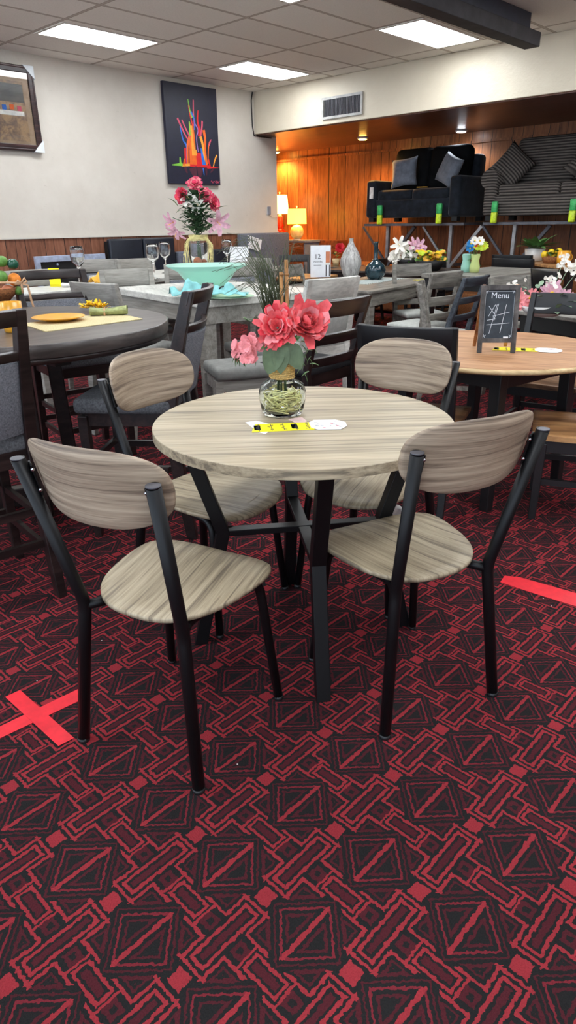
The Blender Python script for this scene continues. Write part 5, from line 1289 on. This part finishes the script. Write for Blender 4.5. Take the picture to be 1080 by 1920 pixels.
for k in range(26):
    a = random.uniform(0, 2*PI); leaf(g, vp(.05*math.cos(a), .03, .05*math.sin(a)), vp(math.cos(a), random.uniform(.1, 1.3), math.sin(a)), random.uniform(.15, .28), .08)
g.build('leaves', 'leaf_mid', t)
bk_ = ray(1035, 492); bk_ = bk_*(9.25/bk_.xy.length); bk_.z = .902
tag(MB().lathe([(.09, 0), (.10, .005), (.13, .08), (.125, .08), (.09, .01)], 24, sx=1.1).build('basket', 'wicker', None, loc=bk_), 'brown wicker basket of lemons at the right background', 'basket')
for dx, dz in ((-.11, .1), (-.03, .12), (.06, .13), (.11, .10), (.01, .085)):
    tag(MB().ball((0, 0, 0), .042, 10).build('lemon', 'lemon_fruit', None, loc=bk_+vp(dx, dz, .02)), 'lemon lying in the wicker basket at right', 'fruit', 'lemons in the basket')
g = MB()
for k in range(14): leaf(g, vp(random.uniform(-.1, .14), random.uniform(.07, .14), .05), vp(random.uniform(-1, 1), random.uniform(-.3, .6), .6), .08, .045)
tag(g.build('lemon_leaves', 'leaf_mid', None, loc=bk_), 'green leaves among the lemons in the wicker basket', 'leaves')
mm.z = .902; mug(mm, 'yellow mug at the right edge beside the lemon basket', HEAD-PI/2, .075, .15)
# pink daisies and white sprigs behind the black chair
dp = ray(1025, 550); dp = dp*(5.0/dp.xy.length); dp.z = .79
tag(MB().lathe([(.09, 0), (.12, .02), (.16, .07), (.155, .07), (.1, .012)], 28, sx=1.3).build('planter', 'white_pot', None, loc=dp), 'low planter of the pink and white daisies', 'planter')
bouquet('pink_daisies', 'pink daisies and white sprigs behind the black chair at right', dp, [('d', -.20, .10, .07, 'petal_pink'), ('d', -.12, .11, .065, 'petal_pink'), ('d', .02, .14, .085, 'petal_pale'), ('d', .13, .1, .07, 'petal_pale'), ('d', .17, .07, .06, 'petal_pink'), ('s', -.22, .19, .05, 'petal_white'), ('s', .0, .22, .05, 'petal_white'), ('s', .13, .32, .06, 'petal_white'), ('s', .18, .27, .05, 'petal_white'), ('s', .08, .34, .04, 'petal_white')], 26, .22, .2, 'leaf_sage')
for px0, px1, lb in (((1000, 500), (1078, 512), 'black chair behind the pink daisies at the right edge'),):
    l_, r_ = by_top(px0, px1, 1.0, True, .2); dup(bkc, l_, r_, lb, 'black counter chairs')
dup(fc, (5.42, 2.42, 0), R(162), 'grey dining chair behind the chalkboard, pale seat showing', FG)
dup(fc, (4.75, 2.72, 0), R(-150), 'grey dining chair beside the slate blue chair, pale seat showing', FG)
# financing sign card on the table behind the plant grass
rect_table('dining_table', 'wooden table holding the folded white twelve month card', Vector((5.95, 5.45, 0)), Vector((.8, .1, 0)), Vector((-.07, .5, 0)), .80, 'oak_seat_brown', 'espresso', .03, .08, .07)
cp = ray(601, 505); cp = cp*(8.35/cp.xy.length); cp.z = .80
t = thing('sign_card', 'folded white card reading 12 months with a chair picture', 'sign', cp, HEAD-PI/2)
zt = up_z(601, 460, cp)-.80; wd = .235
MB().bar((-wd/2, 0, 0), (-wd/2, 0, zt), .002, .002).box((0, 0, zt/2), (wd, .004, zt)).box((0, .05, zt/2), (wd, .004, zt), Matrix.Rotation(.22, 3, 'X')).build('card', 'paper_white', t)
MM = lambda x, z: Matrix.Translation((x, -.003, z)) @ Matrix.Rotation(PI/2, 4, 'X')
text_mesh('12', .075, 'number', 'paper_ink', t, MM(-.035, zt*.58)); text_mesh('months', .034, 'word', 'paper_ink', t, MM(-.03, zt*.46))
g = MB().mat('paper_ink').box((-.035, -.003, zt*.38), (.09, .001, .004)); g.mat('terracotta_fruit').box((.085, -.003, zt*.62), (.05, .001, .13)).mat('plate_white').box((.08, -.0031, zt*.42), (.06, .001, .025)).mat('espresso').box((.065, -.003, zt*.22), (.01, .001, .14)).box((.105, -.003, zt*.22), (.01, .001, .14)); g.build('chair_picture', None, t)
rf = ray(630, 482); rf = rf*(10.6/rf.xy.length); rf.z = .80
bouquet('red_flower', 'small red flower in a pot left of the streaked vase', Vector((rf.x, rf.y, .88)), [('r', .05, .17, .07, 'petal_red')], 8, .06, .1)
tag(MB().lathe([(.04, 0), (.06, .1), (.055, .1), (.03, .01)], 20).build('flower_pot', 'honey_edge', None, loc=(rf.x, rf.y, .80)), 'small tan pot of the red flower', 'pot')
rect_table('dining_table', 'low dark side table behind the streaked grey vase', Vector((rf.x-.3, max(6.45, rf.y-.3), 0)), Vector((.6, 0, 0)), Vector((0, .6, 0)), .80, 'espresso_top', 'espresso', .03, .08, .06)
# plastic wrapped leaflet hanging under the right rear bistro chair
p = at(806, 945, .36)
g = MB(); g.sheet(lambda u, v_: Vector(((u-.5)*.10*(1-.2*v_), .008*math.sin(u*9+v_*7), (v_-.5)*.13)), 8, 8, .0015)
tag(g.build('plastic_pouch', 'clear_pouch' if False else 'plate_white', None, loc=loc_of(.40, 2.22)+UP*.375, rot=(R(15), R(25), HEAD-PI/2)), 'small clear plastic pouch with papers hanging behind the right front chair seat', 'pouch')
